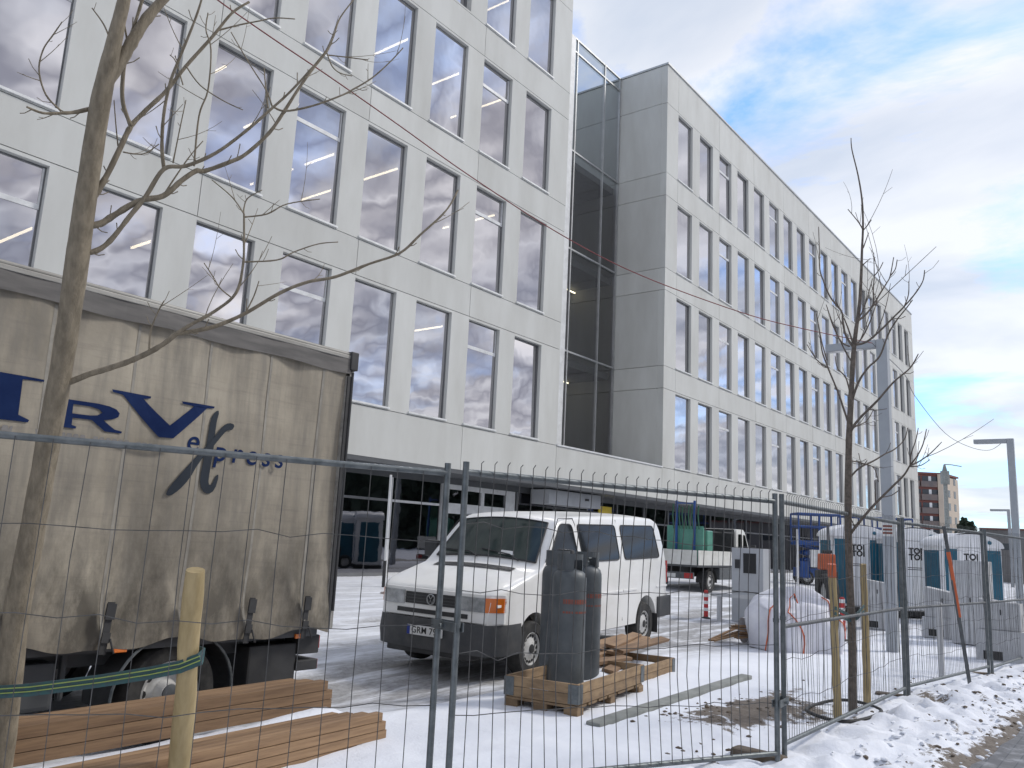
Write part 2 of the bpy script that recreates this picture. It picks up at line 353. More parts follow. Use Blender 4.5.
def axis(lo, hi, fine0, fine1, step, growth=1.25):
    a = []; x = fine0
    while x <= fine1: a.append(x); x += step
    s = step; x = a[-1]
    while x < hi: s *= growth; x += s; a.append(x)
    s = step; x = a[0]; pre = []
    while x > lo: s *= growth; x -= s; pre.append(x)
    return pre[::-1] + a
xs = axis(-600, 1600, -.5, 24, .07); ys = axis(-900, 900, .4, 15.5, .07)
gv = [(x, y, ground_h(x, y) if abs(x) < 60 and abs(y) < 60 else gz(x, y)) for x in xs for y in ys]
ny = len(ys); gf = [(i * ny + j, (i + 1) * ny + j, (i + 1) * ny + j + 1, i * ny + j + 1) for i in range(len(xs) - 1) for j in range(ny - 1)]
me = bpy.data.meshes.new('ground'); me.from_pydata(gv, [], gf); me.materials.append(M['snow'])
for nm in ('dirt', 'wear'): me.attributes.new(nm, 'FLOAT', 'POINT')
dirt = []; wear = []
blobs = [(9.0, 2.95, 1.0, .6, .27), (7.9, 3.3, .55, .3, .26), (7.5, 3.7, .4, .25, .25), (8.3, 3.6, .5, .2, .2), (10.9, 2.2, .5, .3, .22), (6.6, 3.0, .4, .2, .22), (9.9, 3.5, 1.3, .4, .18), (8.6, 3.3, .9, .35, .17), (12.6, 2.6, .8, .35, .14), (15.6, 5.9, .6, .25, .2)]
for x, y, z in gv:
    d = y - fence_y(x) if abs(x) < 60 else 9
    v = .20 * math.exp(-((d + .95) / .8) ** 2) if -2 < x < 40 else 0
    pv = pave_y(x) if -20 < x < 60 else 1
    v += .32 * math.exp(-((y - pv - .12) / .16) ** 2)
    for bx, by, rx, ry, s in blobs:
        e = ((x - bx) / rx) ** 2 + ((y - by) / ry) ** 2
        if e < 6: v += s * math.exp(-e)
    dirt.append(v)
    wv = sstep(2.6, 3.8, d) * sstep(17, 14, y) * .95 if abs(x) < 60 else .3
    wv *= .55 + .75 * math.exp(-((y - (6.9 + .05 * (x - 8))) / 1.3) ** 2)
    if 2 < x < 30 and y > 5:
        for yt, sl in ((5.95, .09), (7.75, .09), (8.9, .02), (10.5, .02)):
            q = (y - yt - sl * (x - 8) - .12 * noise.noise(Vector((x * .3, yt, 0)))) / .16
            if abs(q) < 2.5: wv += .55 * math.exp(-q * q)
    wear.append(min(1.4, wv))
me.attributes['dirt'].data.foreach_set('value', dirt); me.attributes['wear'].data.foreach_set('value', wear)
for p in me.polygons: p.use_smooth = True
g = bpy.data.objects.new('ground', me); C.objects.link(g); tag(g, kind='structure')
mb = MB(); px_ = [-30 + i * .25 for i in range(400)]
mb.grid(len(px_) - 1, 1, lambda a, b: (px_[round(a * (len(px_) - 1))], pave_y(px_[round(a * (len(px_) - 1))]) + .12 if b else -2.6, .006 if not b else .002))
tag(mb.build('pavement', M['paver']), kind='structure')

# ------------------------------------------------------------------ office building
D = 16.0; P = 2.284; FLZ = [4.88, 9.2, 13.54, 17.95]; WH = 3.2; WW = 1.5
bld = empty('office_building', (23, 18, .4), 0, 'long pale concrete office building with rows of tall windows behind the vans', 'building')
def B(mb_, name, m, **k):
    o = mb_.build(name, m, None, **k); o.parent = bld; o.matrix_parent_inverse = Matrix.Translation(-Vector(bld.location)); return o
ROOF = 23.1
def facade(x_first, n, xl, xr, name):
    mb = MB(); t = .30; top = ROOF
    rows = FLZ
    xw = [x_first + P * k for k in range(n)]
    # fascia below first windows
    bx = [xl] + [xw[k] for k in range(n) if k % 2 == joint_par and xw[k] > xl + .5] + [xr]
    def band(z0, z1):
        for a, b in zip(bx, bx[1:]): mb.box((a + .009, D, z0), (b - .009, D + t, z1))
    band(3.52, rows[0] - .075)
    for j, z in enumerate(rows):
        nx = rows[j + 1] - .075 if j < 3 else top
        band(z + WH + .09, nx)
        # piers and the strips over and under each opening
        edges = [xl] + [e for x in xw for e in (x, x + WW)] + [xr]
        for a, b in zip(edges[0::2], edges[1::2]): mb.box((a + (.009 if a == xl else 0), D, z - .057), (b, D + t, z + WH + .07))
        for x in xw:
            mb.box((x, D, z - .057), (x + WW, D + t, z)); mb.box((x, D, z + WH), (x + WW, D + t, z + WH + .07))
    B(mb, 'wall', M['concrete'])
    mb = MB()
    for j, z in enumerate([3.5] + [r for r in rows]):
        z0 = 3.53 if j == 0 else z + WH - .02; z1 = rows[0] + .02 if j == 0 else (rows[j] + .02 if j < 4 and False else (rows[j] if j < 4 else top - .02))
        z1 = rows[j] + .02 if j < 4 else top - .03
        mb.box((xl + .03, D + t + .003, z0), (xr - .03, D + t + .05, z1))
    for j, z in enumerate(rows):
        edges = [xl + .03] + [e for x in xw for e in (x - .01, x + WW + .01)] + [xr - .03]
        for a, b in zip(edges[0::2], edges[1::2]): mb.box((a, D + t + .003, z + .0205), (b, D + t + .05, z + WH - .0205))
    B(mb, 'wall_backing', M['joint'])
    return xw
joint_par = 0
xwA = [4.6 + P * k for k in range(-3, 8)]
joint_par = 1      # joints fall at 9.1, 13.7, 18.3
A0, A1 = -3.4, 23.2
xa = facade(xwA[0], 11, A0, A1, 'front')
joint_par = 0
XC = 30.94; XE = 78.5
def fac2():
    return facade(32.06, 20, XC, XE, 'far')
xb = fac2()
# fascia band under the stair glass, side walls, roofs
mb = MB(); mb.box((A1 + .009, D, 3.52), (XC - .009, D + .3, 4.79)); B(mb, 'fascia', M['concrete'])
mb = MB(); mb.box((A1 + .01, D - .03, 4.80), (XC + .0, 18.42, 4.86)); B(mb, 'ledge_coping', M['white_alu'])
def side(x, sgn, y0, y1):
    mb = MB(); cuts = [3.52]
    for z in FLZ[1:]: cuts += [z - .066, ]
    zs = [4.87] + [v for z in FLZ for v in ((z + WH + .08), )]
    zz = sorted([4.87, 8.16, 9.13, 12.48, 13.47, 16.82, 17.88, 21.24, ROOF])
    for a, b in zip(zz, zz[1:]):
        for ya, yb in ((y0, 18.44), (18.44, y1)) if x == XC else ((y0, y1),):
            mb.box((x - .0 if sgn < 0 else x - .3, ya + .001, a + .01), (x + .3 if sgn < 0 else x, yb, b - .01))
    B(mb, 'side_wall', M['concrete'])
    mb = MB(); mb.box((x + .303, y0 + .36, 4.9) if sgn < 0 else (x - .35, y0 + .36, 4.9), (x + .35, y1, ROOF - .03) if sgn < 0 else (x - .303, y1, ROOF - .03)); B(mb, 'wall_backing', M['joint'])
side(XC, -1, D + .30, 30); side(A1, 1, D + .30, 30)
mb = MB(); mb.box((XE - .3, D + .31, 0), (XE, 30, ROOF)); B(mb, 'end_wall', M['concrete'])
mb = MB(); mb.box((A0, 30.003, 0), (XE, 30.3, ROOF)); B(mb, 'rear_wall', M['concrete'])
mb = MB(); mb.box((A0, D + .31, 0), (A0 + .3, 30, ROOF)); B(mb, 'end_wall', M['concrete'])
for a, b in ((A0, A1), (XC, XE)):
    mb = MB(); mb.box((a - .04, D - .05, ROOF + .002), (b + .04, 30.3, ROOF + .09)); B(mb, 'roof', M['alu'])
# interiors: floor slabs (also ceilings), rear partition, light tubes
for a, b in ((A0 + .31, A1 - .36), (XC + .36, XE - .31)):
    for z in FLZ + [22.0]:
        mb = MB(); mb.box((a, D + .40, z - .82), (b, 29.9, z - .42)); B(mb, 'floor_slab', M['room'])
    mb = MB(); mb.box((a, 25, 4.5), (b, 25.1, 21.1)); B(mb, 'partition', M['room'])
rng = random.Random(5)
for zi, z in enumerate(FLZ):
    zc = (FLZ + [22.0])[zi + 1] - .82
    for k, x in enumerate(xwA[2:]):
        if zi == 3 and k < 5: continue
        if rng.random() < .35: continue
        mb = MB()
        xx = x + .5 + rng.uniform(-.2, .5); y0 = 17.0 + rng.uniform(0, .6)
        mb.box((xx, y0, zc - .13), (xx + .045, y0 + 2.4, zc - .08))
        if rng.random() < .3: mb.box((xx, y0 + 3.0, zc - .13), (xx + .045, y0 + 5.2, zc - .08))
        B(mb, 'ceiling_light', M['tube'])
# windows
def win_proto(tr, parent):
    mb = MB(); W, H_ = WW, WH; f = .034; y0, y1 = .12, .16
    mb.box((0.001, y0, .002), (f, y1, H_ - .002)); mb.box((W - f, y0, .002), (W - .001, y1, H_ - .002)); mb.box((f, y0, .002), (W - f, y1, f + .02)); mb.box((f, y0, H_ - f), (W - f, y1, H_ - .002))
    if tr: mb.cur = 1; mb.box((f, y0 - .012, H_ - .86), (W - f, y1 - .004, H_ - .76)); mb.box((f, y0 - .010, H_ - .76), (f + .03, y1 - .005, H_ - f)); mb.box((W - f - .03, y0 - .010, H_ - .76), (W - f, y1 - .005, H_ - f)); mb.cur = 0
    fr = mb.build('window', [M['frame'], M['white_alu']], None)
    mb = MB(); mb.add([(f, .132, f), (W - f, .132, f), (W - f, .132, H_ - f), (f, .132, H_ - f)], [(0, 1, 2, 3)]); mb.build('pane', M['pane'], fr)
    mb = MB(); mb.box((-.03, -.045, -.03), (W + .03, -.002, .02)); mb.box((.004, -.001, .003), (W - .004, .119, .018)); mb.build('sill', M['sill'], fr)
    return fr
prA = win_proto(False, bld); prB = win_proto(True, bld)
rest = MB(); restp = MB(); used = {}
allw = []
for x, k in [(x, i - 3) for i, x in enumerate(xa)] + [(x, 100 + i) for i, x in enumerate(xb)]:
    for j, z in enumerate(FLZ):
        far = k >= 100; kk = k - 100 if far else k
        tr = (kk % 3 == 2) if far else (kk % 3 == 0)
        show = (far and kk < 18) or (not far and ((j < 2 and kk >= 0) or (j == 2 and kk >= 2) or (j == 3 and kk >= 6)))
        allw.append((x, z, tr, show))
for x, z, tr, show in allw:
    if show:
        pr = prB if tr else prA
        if pr.name not in used: o = pr; used[pr.name] = 1
        else:
            o = pr.copy(); C.objects.link(o)
            for ch in kids(pr): c = ch.copy(); C.objects.link(c); c.parent = o
        o.parent = bld; o.matrix_parent_inverse = Matrix.Translation(-Vector(bld.location)); o.location = (x, D, z)
        for ch in kids(o):
            if ch.name.startswith('pane'):
                ax_, az_ = rng.gauss(0, .0035), rng.gauss(0, .0045)
                ch.rotation_euler = (ax_, 0, az_)
    else:
        f = .055
        rest.cur = 0
        rest.box((x + .001, D + .2, z + .002), (x + f, D + .27, z + WH - .002)); rest.box((x + WW - f, D + .2, z + .002), (x + WW - .001, D + .27, z + WH - .002)); rest.box((x + f, D + .2, z + .002), (x + WW - f, D + .27, z + f)); rest.box((x + f, D + .2, z + WH - f), (x + WW - f, D + .27, z + WH - .002))
        rest.cur = 1
        rest.add([(x + f, D + .245, z + f), (x + WW - f, D + .245, z + f), (x + WW - f, D + .245, z + WH - f), (x + f, D + .245, z + WH - f)], [(0, 1, 2, 3)])
tag(B(rest, 'far_windows', [M['frame'], M['pane']]), kind='stuff')
# glazed stair link
GY = 18.46; mull = [24.9, 27.2, 29.5, 30.86]; trz = [5.0, 9.2, 13.56, 17.9, 22.5, 23.12]
xe = [A1 + .06] + mull
for a, b in zip(xe, xe[1:]):
    for c, d in zip(trz, trz[1:]):
        mb = MB(); mb.add([(a, GY + .03, c), (b, GY + .03, c), (b, GY + .03, d), (a, GY + .03, d)], [(0, 1, 2, 3)]); B(mb, 'stair_pane', M['stairglass'])
mb = MB()
for x in mull: mb.box((x - .035, GY - .06, 4.87), (x + .035, GY + .028, 23.15))
for z in trz:
    for a, b in zip([A1 + .01] + mull, mull): mb.box((a + .035, GY - .055, z - .035), (b - .035, GY + .027, z + .035))
B(mb, 'stair_glass_frame', M['alu'])
mb = MB(); mb.box((26.45, GY - .1, 4.87), (26.95, GY - .065, 23.1)); B(mb, 'sky_strip', M['white_alu'])  # white strip added in place of the bright sky showing at the glass edge
for z in [4.85, 9.0, 13.36, 17.7]:
    mb = MB(); mb.box((A1 + .01, GY + .25, z - .3), (XC - .01, 26, z)); B(mb, 'landing', M['room'])
mb = MB(); mb.box((A1 + .01, 26.02, 0), (XC - .01, 26.2, 17.9)); B(mb, 'stair_wall', M['room'])
for z, xx in ((8.6, 25.4), (8.6, 29.0), (12.9, 26.2), (12.9, 29.3), (17.3, 27.0)):
    mb = MB(); mb.box((xx, 20.5, z), (xx + 1.5, 20.56, z + .04)); B(mb, 'ceiling_light', M['tube'])
# ground floor
GF = 17.5
mb = MB(); mb.box((A0 + .31, D + .002, 3.40), (XE - .31, GF + .2, 3.515)); mb.box((A0 + .31, GF - .06, 3.2), (XE - .31, GF + .1, 3.395)); B(mb, 'soffit', M['dark_metal'])
gx = [15.0, 16.99, 19.09]; x = 24.1
mulls = [A0 + .5 + 2.28 * i for i in range(8)] + [16.99, 19.09] + [23.0 + 2.28 * i for i in range(24)]
for i, (a, b) in enumerate(zip(mulls, mulls[1:])):
    if b < 11: continue
    if a == 19.09: continue
    wm = M['white_alu'] if a in (16.99,) else M['frame']
    mb = MB(); mb.box((a, GF - .05, .35), (a + .07, GF + .05, 3.2)); mb.box((a + .07, GF - .045, .35), (b, GF + .045, .5)); mb.box((a + .07, GF - .045, 2.5), (b, GF + .045, 2.57))
    fr = B(mb, 'shopfront_window', wm)
    mb = MB(); mb.add([(a + .07, GF, .5), (b, GF, .5), (b, GF, 3.2), (a + .07, GF, 3.2)], [(0, 1, 2, 3)]); o = mb.build('pane', M['shopglass'], fr)
mb = MB(); mb.box((A0 + .4, GF + 3.5, .3), (XE - .4, GF + 3.6, 3.5)); mb.box((A0 + .4, GF + .21, .25), (XE - .4, GF + 3.5, .32)); B(mb, 'shop_interior', M['dark_metal'])
# white door with small panes
mb = MB(); dx0, dx1 = 19.2, 22.9
mb.box((dx0, GF - .06, .35), (dx0 + .16, GF + .06, 3.2)); mb.box((dx1 - .5, GF - .06, .35), (dx1, GF + .06, 3.2)); mb.box((dx0 + .16, GF - .055, 3.05), (dx1 - .5, GF + .055, 3.2)); mb.box((dx0 + .16, GF - .055, 2.3), (dx1 - .5, GF + .055, 2.62)); mb.box((21.1, GF - .05, .35), (21.25, GF + .05, 2.3)); mb.box((21.1, GF - .05, 2.62), (21.25, GF + .05, 3.05)); mb.box((dx0 + .16, GF - .05, .35), (21.1, GF + .05, .8)); mb.box((21.25, GF - .05, .35), (dx1 - .5, GF + .05, .8))
dr = B(mb, 'entrance_door', M['white_alu'])
mb = MB(); mb.add([(dx0 + .1, GF, .5), (dx1 - .4, GF, .5), (dx1 - .4, GF, 3.1), (dx0 + .1, GF, 3.1)], [(0, 1, 2, 3)]); mb.build('pane', M['shopglass'], dr)
mb = MB(); mb.box((23.6, 16.5, 2.86), (27.0, 17.3, 3.36)); o = B(mb, 'shutter_box', M['cabinet'], bevel=.02)
mb = MB(); mb.box((25.9, 16.48, 3.1), (26.15, 16.499, 3.18)); mb.box((23.6, 16.6, 2.7), (27.0, 16.64, 2.76)); mb.box((23.6, 16.9, 2.55), (27.0, 16.94, 2.61)); B(mb, 'shutter_rail', M['black'])
mb = MB(); mb.box((28.3, GF - .12, 2.75), (29.3, GF - .09, 3.05)); B(mb, 'yellow_sign', M['yellow'])

# ------------------------------------------------------------------ curtain-side truck
TY = 6.0; TX1 = 5.2; TX0 = -2.2
tr = empty('curtain_truck', (1.5, 7.2, -.05), 0, 'dirty beige curtain-side truck with navy lettering parked on the left', 'truck')
def TP(mb_, name, m, **k):
    o = mb_.build(name, m, None, **k); o.parent = tr; o.matrix_parent_inverse = Matrix.Translation(-Vector(tr.location)); return o
straps = [-1.6, -.9, -.2, .55, 1.2, 1.85, 2.48, 3.10, 3.70, 4.28, 4.86]
def tarp_y(x, z):
    y = TY + .010 * math.sin(x * 10.1) + .045 * noise.noise(Vector((x * 1.4, z * .7, 2))) + .006 * noise.noise(Vector((x * 6, z * 2.5, 1)))
    low = sstep(1.5, .72, z)
    for s in straps:
        dx = x - s
        y += low * .030 * math.exp(-(dx / .10) ** 2) + .004 * math.exp(-(dx / .03) ** 2)
        # diagonal drag folds fanning from each buckle
        y -= low * .038 * math.exp(-((dx - (z - .8) * .55) / .055) ** 2) + low * .03 * math.exp(-((dx + (z - .8) * .42) / .055) ** 2)
    y -= .018 * sstep(1.2, .7, z) * (1 + math.sin(x * 5.2)); 
    return y
def tarp_bot(x):
    q = min(abs(x - s) for s in straps); return .735 + .03 * math.sin(x * 5.2 + 1) - .035 * sstep(.05, .3, q)
mb = MB()
mb.grid(420, 110, lambda a, b: (lambda x: (lambda z: (x, tarp_y(x, z), z))(tarp_bot(x) + (3.11 - tarp_bot(x)) * b))(TX0 + (TX1 - .06 - TX0) * a))
TP(mb, 'side_curtain', M['tarp'], smooth=60)
mb = MB(); mb.box((TX0, TY - .030, 3.225), (TX1, TY + .1, 3.262)); mb.box((TX0, TY - .022, 3.264), (TX1 + .02, TY + .1, 3.285)); TP(mb, 'top_rail', M['trailrail'], bevel=.006)
mb = MB(); mb.grid(90, 4, lambda a, b: (TX0 + (TX1 - .03 - TX0) * a, TY - .026 - .006 * math.sin(a * 70), 3.085 + .008 * math.sin(a * 44) * (1 - b) + .138 * b)); TP(mb, 'valance', M['dirtyrail'])
mb = MB(); mb.box((TX1 - .05, TY - .05, 3.12), (TX1 + .04, TY + .06, 3.30)); TP(mb, 'corner_cap', M['black'], bevel=.01)
mb = MB(); mb.box((TX1 - .07, TY - .02, .74), (TX1 + .0, TY + .12, 3.06)); mb.box((TX1 + .003, TY + .02, .74), (TX1 + .05, 8.48, 3.2)); TP(mb, 'rear_frame', M['trailrail'])
mb = MB(); mb.box((TX1 - .062, TY - .034, .74), (TX1 - .03, TY - .021, 3.06)); mb.tube([(TX1 - .01, TY - .035, .9), (TX1 - .01, TY - .035, 3.1)], .013); TP(mb, 'door_rod', M['black'])
mb = MB(); mb.box((TX0 + .01, TY + .14, .80), (TX1 - .08, 8.40, 3.10)); TP(mb, 'cargo_box', M['dark_metal'])
mb = MB(); mb.box((TX0, TY + .02, 3.24), (TX1 + .05, 8.48, 3.30)); TP(mb, 'roof', M['trailrail'])
mb = MB(); mb.box((TX0, 6.3, .55), (TX1 - .25, 6.42, .74)); mb.box((TX0, 8.1, .55), (TX1 - .25, 8.2, .74)); mb.box((TX0, 6.05, .68), (TX1 - .1, 8.4, .78))
for i in range(9): mb.box((TX0 + .4 + i * .75, 6.43, .6), (TX0 + .46 + i * .75, 8.1, .68))
TP(mb, 'chassis', M['dark_metal'])
for s in straps:
    mb = MB(); mb.grid(2, 40, lambda a, b: (s - .012 + .024 * a + .01 * math.sin(b * 3 + s), tarp_y(s - .012 + .024 * a, .78 + 2.3 * b) - .004, .78 + 2.3 * b)); TP(mb, 'seam', M['seam'])
    mb = MB(); lean = .035 * math.sin(s * 9)
    mt = Matrix.Translation((s, TY - .058, .74)) @ Matrix.Rotation(lean + .05, 4, 'Y')
    mb.box((-.026, -.006, -.06), (.026, .0, .30), mt); mb.box((-.034, -.022, .18), (.034, -.007, .29), mt); mb.box((-.030, -.02, .02), (.030, -.007, .09), mt)
    mb.tube([mt @ Vector((.03, -.02, .05)), mt @ Vector((.05, -.03, -.01)), mt @ Vector((.07, -.03, -.05))], .007, 6)
    st = TP(mb, 'strap', M['black'])
    mb = MB(); mb.box((-.028, -.034, .10), (.028, -.008, .165), mt); bk = mb.build('buckle', M['whitep'], st); bk.parent = st; bk.matrix_parent_inverse = Matrix.Translation(-Vector(tr.location))
def wheel(parent, name, c, r, wd, side, truck=False, inv=None, rim_r=.6):
    # side -1: outer face towards -Y of the parent's frame
    mt = Matrix.Translation(c) @ Matrix.Rotation(PI / 2 * (1 if side < 0 else -1), 4, 'X')
    mb = MB(); rr = r * rim_r; h = wd / 2
    mb.lathe([(rr, -h), (r * .93, -h), (r * .985, -h * .75), (r, -h * .4), (r, h * .4), (r * .985, h * .75), (r * .93, h), (rr * 1.04, h * .96), (rr, h * .8), (rr * .97, -h)], 40, mt, False)
    ty = mb.build(name, M['rubber'], parent, smooth=40)
    mb = MB()
    mb.lathe([(rr, -h * .5), (rr, h * .82), (rr * .94, h * .86), (rr * .90, h * .55), (rr * .62, h * (.62 if not truck else .2)), (rr * .42, h * (.78 if not truck else .35)), (rr * .30, h * .85), (rr * .001, h * .87)], 36, mt)
    rim = mb.build('rim', M['hub'], ty, smooth=30)
    mb = MB(); nh = 16 if not truck else 10
    for k in range(nh):
        a = 2 * PI * k / nh; hr = rr * (.085 if not truck else .095); q = rr * .78
        prof = [(hr * math.cos(t * PI / 4), hr * 1.25 * math.sin(t * PI / 4)) for t in range(8)]
        mm = mt @ Matrix.Rotation(a, 4, 'Z') @ Matrix.Translation((q, 0, h * (.60 if not truck else .42)))
        mb.prism(prof, lambda u, v, t: mm @ Vector((u, v, t)), 0, h * .08)
    mb.build('rim_hole', M['ink'], rim)
    mb = MB(); mb.lathe([(rr * .28, h * .84), (rr * .27, h * .93), (rr * .2, h * .96), (.001, h * .965)], 20, mt); mb.build('hub_cap', M['black'] if not truck else M['galv_dull'], rim, smooth=40)
    if inv: ty.matrix_parent_inverse = inv
    return ty
TI = Matrix.Translation(-Vector(tr.location))
for y, s in ((6.22, -1), (8.2, 1)):
    for x in (3.75, -1.3): wheel(tr, 'wheel', (x, y, .33), .385, .30, s, True, TI, .62)
mb = MB(); pts = [(3.75 + .50 * math.cos(a), .33 + .46 * math.sin(a)) for a in [math.radians(-8 + 196 * i / 22) for i in range(23)]]
for (x0, z0), (x1, z1) in zip(pts, pts[1:]): mb.add([(x0, 6.04, z0), (x1, 6.04, z1), (x1, 6.45, z1), (x0, 6.45, z0)], [(0, 1, 2, 3)])
TP(mb, 'mudguard', M['black'], smooth=60)
mb = MB(); mb.tube([(x, 6.035, z) for x, z in pts], .012, 6); TP(mb, 'mudguard_edge', M['galv'])
mb = MB(); mb.box((4.45, 6.12, .22), (4.95, 6.62, .62)); TP(mb, 'tool_box', M['black'], bevel=.02)
mb = MB(); mb.box((4.95, 6.1, .38), (5.18, 8.3, .47)); mb.box((4.95, 6.1, .52), (5.18, 8.3, .68)); TP(mb, 'rear_bumper', M['black'], bevel=.01)
mb = MB(); mb.box((5.181, 6.12, .385), (5.195, 6.24, .465)); mb.box((5.181, 6.12, .56), (5.2, 6.3, .67)); TP(mb, 'tail_lamp', M['redlens'])
for x in (3.28, 4.9):
    mb = MB(); mb.box((x - .05, 6.03, .67), (x + .05, 6.049, .71)); TP(mb, 'side_marker', M['amber'], bevel=.006)
mb = MB(); mb.box((1.0, 6.15, .3), (2.9, 6.6, .62)); mb.box((2.95, 6.2, .34), (3.0, 6.26, .7)); TP(mb, 'tank', M['dark_metal'], bevel=.03)
mb = MB(); mb.box((-4.1, 6.15, .45), (-2.35, 8.35, 1.5)); mb.box((-3.7, 6.2, 1.5), (-2.35, 8.3, 2.5)); TP(mb, 'cab', M['truckwhite'], bevel=.08)
# lettering
def decal(poly, m, name, y=TY - .03, hole=None):
    me = bpy.data.meshes.new(name); bm = bmesh.new()
    def sub(pl):
        out = []
        for (a, b), (c, d) in zip(pl, pl[1:] + pl[:1]):
            out.append((a, b))
        return out
    vs = [bm.verts.new((x, y, z)) for x, z in sub(poly)]
    es = [bm.edges.new((vs[i], vs[(i + 1) % len(vs)])) for i in range(len(vs))]
    if hole:
        hv = [bm.verts.new((x, y, z)) for x, z in hole]; es += [bm.edges.new((hv[i], hv[(i + 1) % len(hv)])) for i in range(len(hv))]
    bmesh.ops.triangle_fill(bm, edges=es, use_beauty=True)
    # lay the print on the curtain
    bmesh.ops.subdivide_edges(bm, edges=[e for e in bm.edges if e.calc_length() > .15], cuts=3, use_grid_fill=False)
    bmesh.ops.triangulate(bm, faces=bm.faces)
    for v in bm.verts: v.co.y = tarp_y(v.co.x, v.co.z) - .009
    for f in bm.faces:
        f.normal_update()
    bm.to_mesh(me); bm.free(); me.materials.append(m)
    o = bpy.data.objects.new(name, me); C.objects.link(o); o.parent = tr; o.matrix_parent_inverse = TI; return o
def smoothp(pl, it=1):
    for _ in range(it):
        o = []
        for a, b in zip(pl, pl[1:] + pl[:1]): o += [(a[0] * .75 + b[0] * .25, a[1] * .75 + b[1] * .25), (a[0] * .25 + b[0] * .75, a[1] * .25 + b[1] * .75)]
        pl = o
    return pl
decal([(1.75, 2.51), (1.77, 2.545), (2.30, 2.537), (2.457, 2.535), (2.457, 2.521), (2.318, 2.514), (2.322, 2.273), (2.394, 2.247), (2.387, 2.23), (2.04, 2.228), (2.04, 2.245), (2.13, 2.27), (2.13, 2.51), (1.9, 2.51), (1.80, 2.44)], M['navy'], 'letter_t')
decal([(2.594, 2.430), (2.845, 2.432), (2.93, 2.425), (2.985, 2.41), (3.012, 2.385), (3.005, 2.355), (2.96, 2.333), (2.90, 2.318), (2.95, 2.285), (2.99, 2.262), (3.048, 2.255), (3.045, 2.24), (2.92, 2.238), (2.815, 2.308), (2.754, 2.307), (2.682, 2.306), (2.682, 2.255), (2.716, 2.247), (2.711, 2.232), (2.57, 2.230), (2.57, 2.245), (2.59, 2.255)], M['navy'], 'letter_r', hole=[(2.676, 2.402), (2.80, 2.402), (2.86, 2.39), (2.885, 2.37), (2.85, 2.347), (2.80, 2.338), (2.676, 2.336)])
decal([(2.932, 2.552), (3.249, 2.552), (3.246, 2.536), (3.189, 2.524), (3.415, 2.351), (3.592, 2.527), (3.497, 2.534), (3.49, 2.552), (3.779, 2.555), (3.776, 2.539), (3.709, 2.529), (3.451, 2.255), (3.345, 2.252), (3.018, 2.525), (2.94, 2.534)], M['navy'], 'letter_v')
decal(smoothp([(3.83, 2.53), (3.79, 2.52), (3.752, 2.451), (3.742, 2.296), (3.728, 2.13), (3.709, 1.965), (3.738, 1.875), (3.80, 1.848), (3.857, 1.885), (3.884, 2.01), (3.855, 2.012), (3.824, 1.925), (3.790, 1.928), (3.79, 2.018), (3.808, 2.208), (3.807, 2.422)]), M['slate'], 'swash_x')
decal(smoothp([(3.98, 2.434), (3.923, 2.443), (3.868, 2.41), (3.818, 2.33), (3.735, 2.226), (3.62, 2.096), (3.51, 1.949), (3.44, 1.83), (3.478, 1.81), (3.545, 1.864), (3.615, 1.955), (3.68, 2.088), (3.788, 2.217), (3.884, 2.349), (3.92, 2.385), (3.96, 2.385)]), M['slate'], 'swash_x').location.y -= .004
for s_, x, z, sz in (('e', 3.615, 2.25, .24), ('press', 4.15, 2.195, .24)):
    o = text_part(s_, sz, M['navy'], 'small_lettering', tr, basis((1, 0, 0), (0, 0, 1), (x, TY - .034, z)), .001, .12, .002, 1.35 if len(s_) > 1 else 1); o.matrix_parent_inverse = TI
for k0, k1 in ((0, 5), (6, 12), (13, 19), (20, 26)):
    mb = MB(); z0 = 2.155; x0 = 2.24 + k0 * .046; n_ = k1 - k0; pts_ = [(x0, z0), (x0 + n_ * .046, z0)]
    top = []
    for i in range(n_):
        xx = x0 + (n_ - 1 - i) * .046; top += [(xx + .034, z0 + .035), (xx + .030, z0 + .04), (xx + .008, z0 + .04), (xx, z0 + .033), (xx - .004, z0 + .012)]
    mb.prism([(x0 - .006, z0), (x0 + n_ * .046, z0)] + top, lambda u, z, t: Vector((u, t, z)), TY - .034, TY - .032); TP(mb, 'faded_word', M['faded'])

# ------------------------------------------------------------------ white van
VT = .09
van = empty('white_van', (7.572, 6.888, 0), VT, 'white passenger van with a dark bumper parked between truck and gas cylinders', 'van')
van.rotation_euler = (math.radians(.8), -math.radians(1.7), VT)
# van frame: +x = back of the van, -y = side seen; build with v>0 meaning seen side then flip y
def vT(u):
    p = [(-.02, .80), (0, .96), (.03, 1.0), (.12, 1.04), (.45, 1.15), (.92, 1.285), (1.0, 1.335), (1.25, 1.60), (1.42, 1.775), (1.52, 1.86), (1.66, 1.915), (2.0, 1.945), (3.2, 1.975), (4.3, 1.975), (4.75, 1.955), (4.88, 1.91), (4.95, 1.80), (4.99, 1.55), (5.03, 1.25), (5.06, .95), (5.07, .6)]
    for (a, b), (c, d) in zip(p, p[1:]):
        if u <= c: return b + (d - b) * (u - a) / (c - a)
    return p[-1][1]
def vS(z): 
    return .915 if z < .9 else (.915 - .012 * (z - .9) / .38 if z < 1.28 else .903 - (z - 1.28) * .24)
def vN(u):   # plan narrowing at nose and tail
    return 1 - .15 * max(0, (.34 - u) / .36) ** 2.4 - .05 * max(0, (u - 4.85) / .25) ** 2
ZB = .36
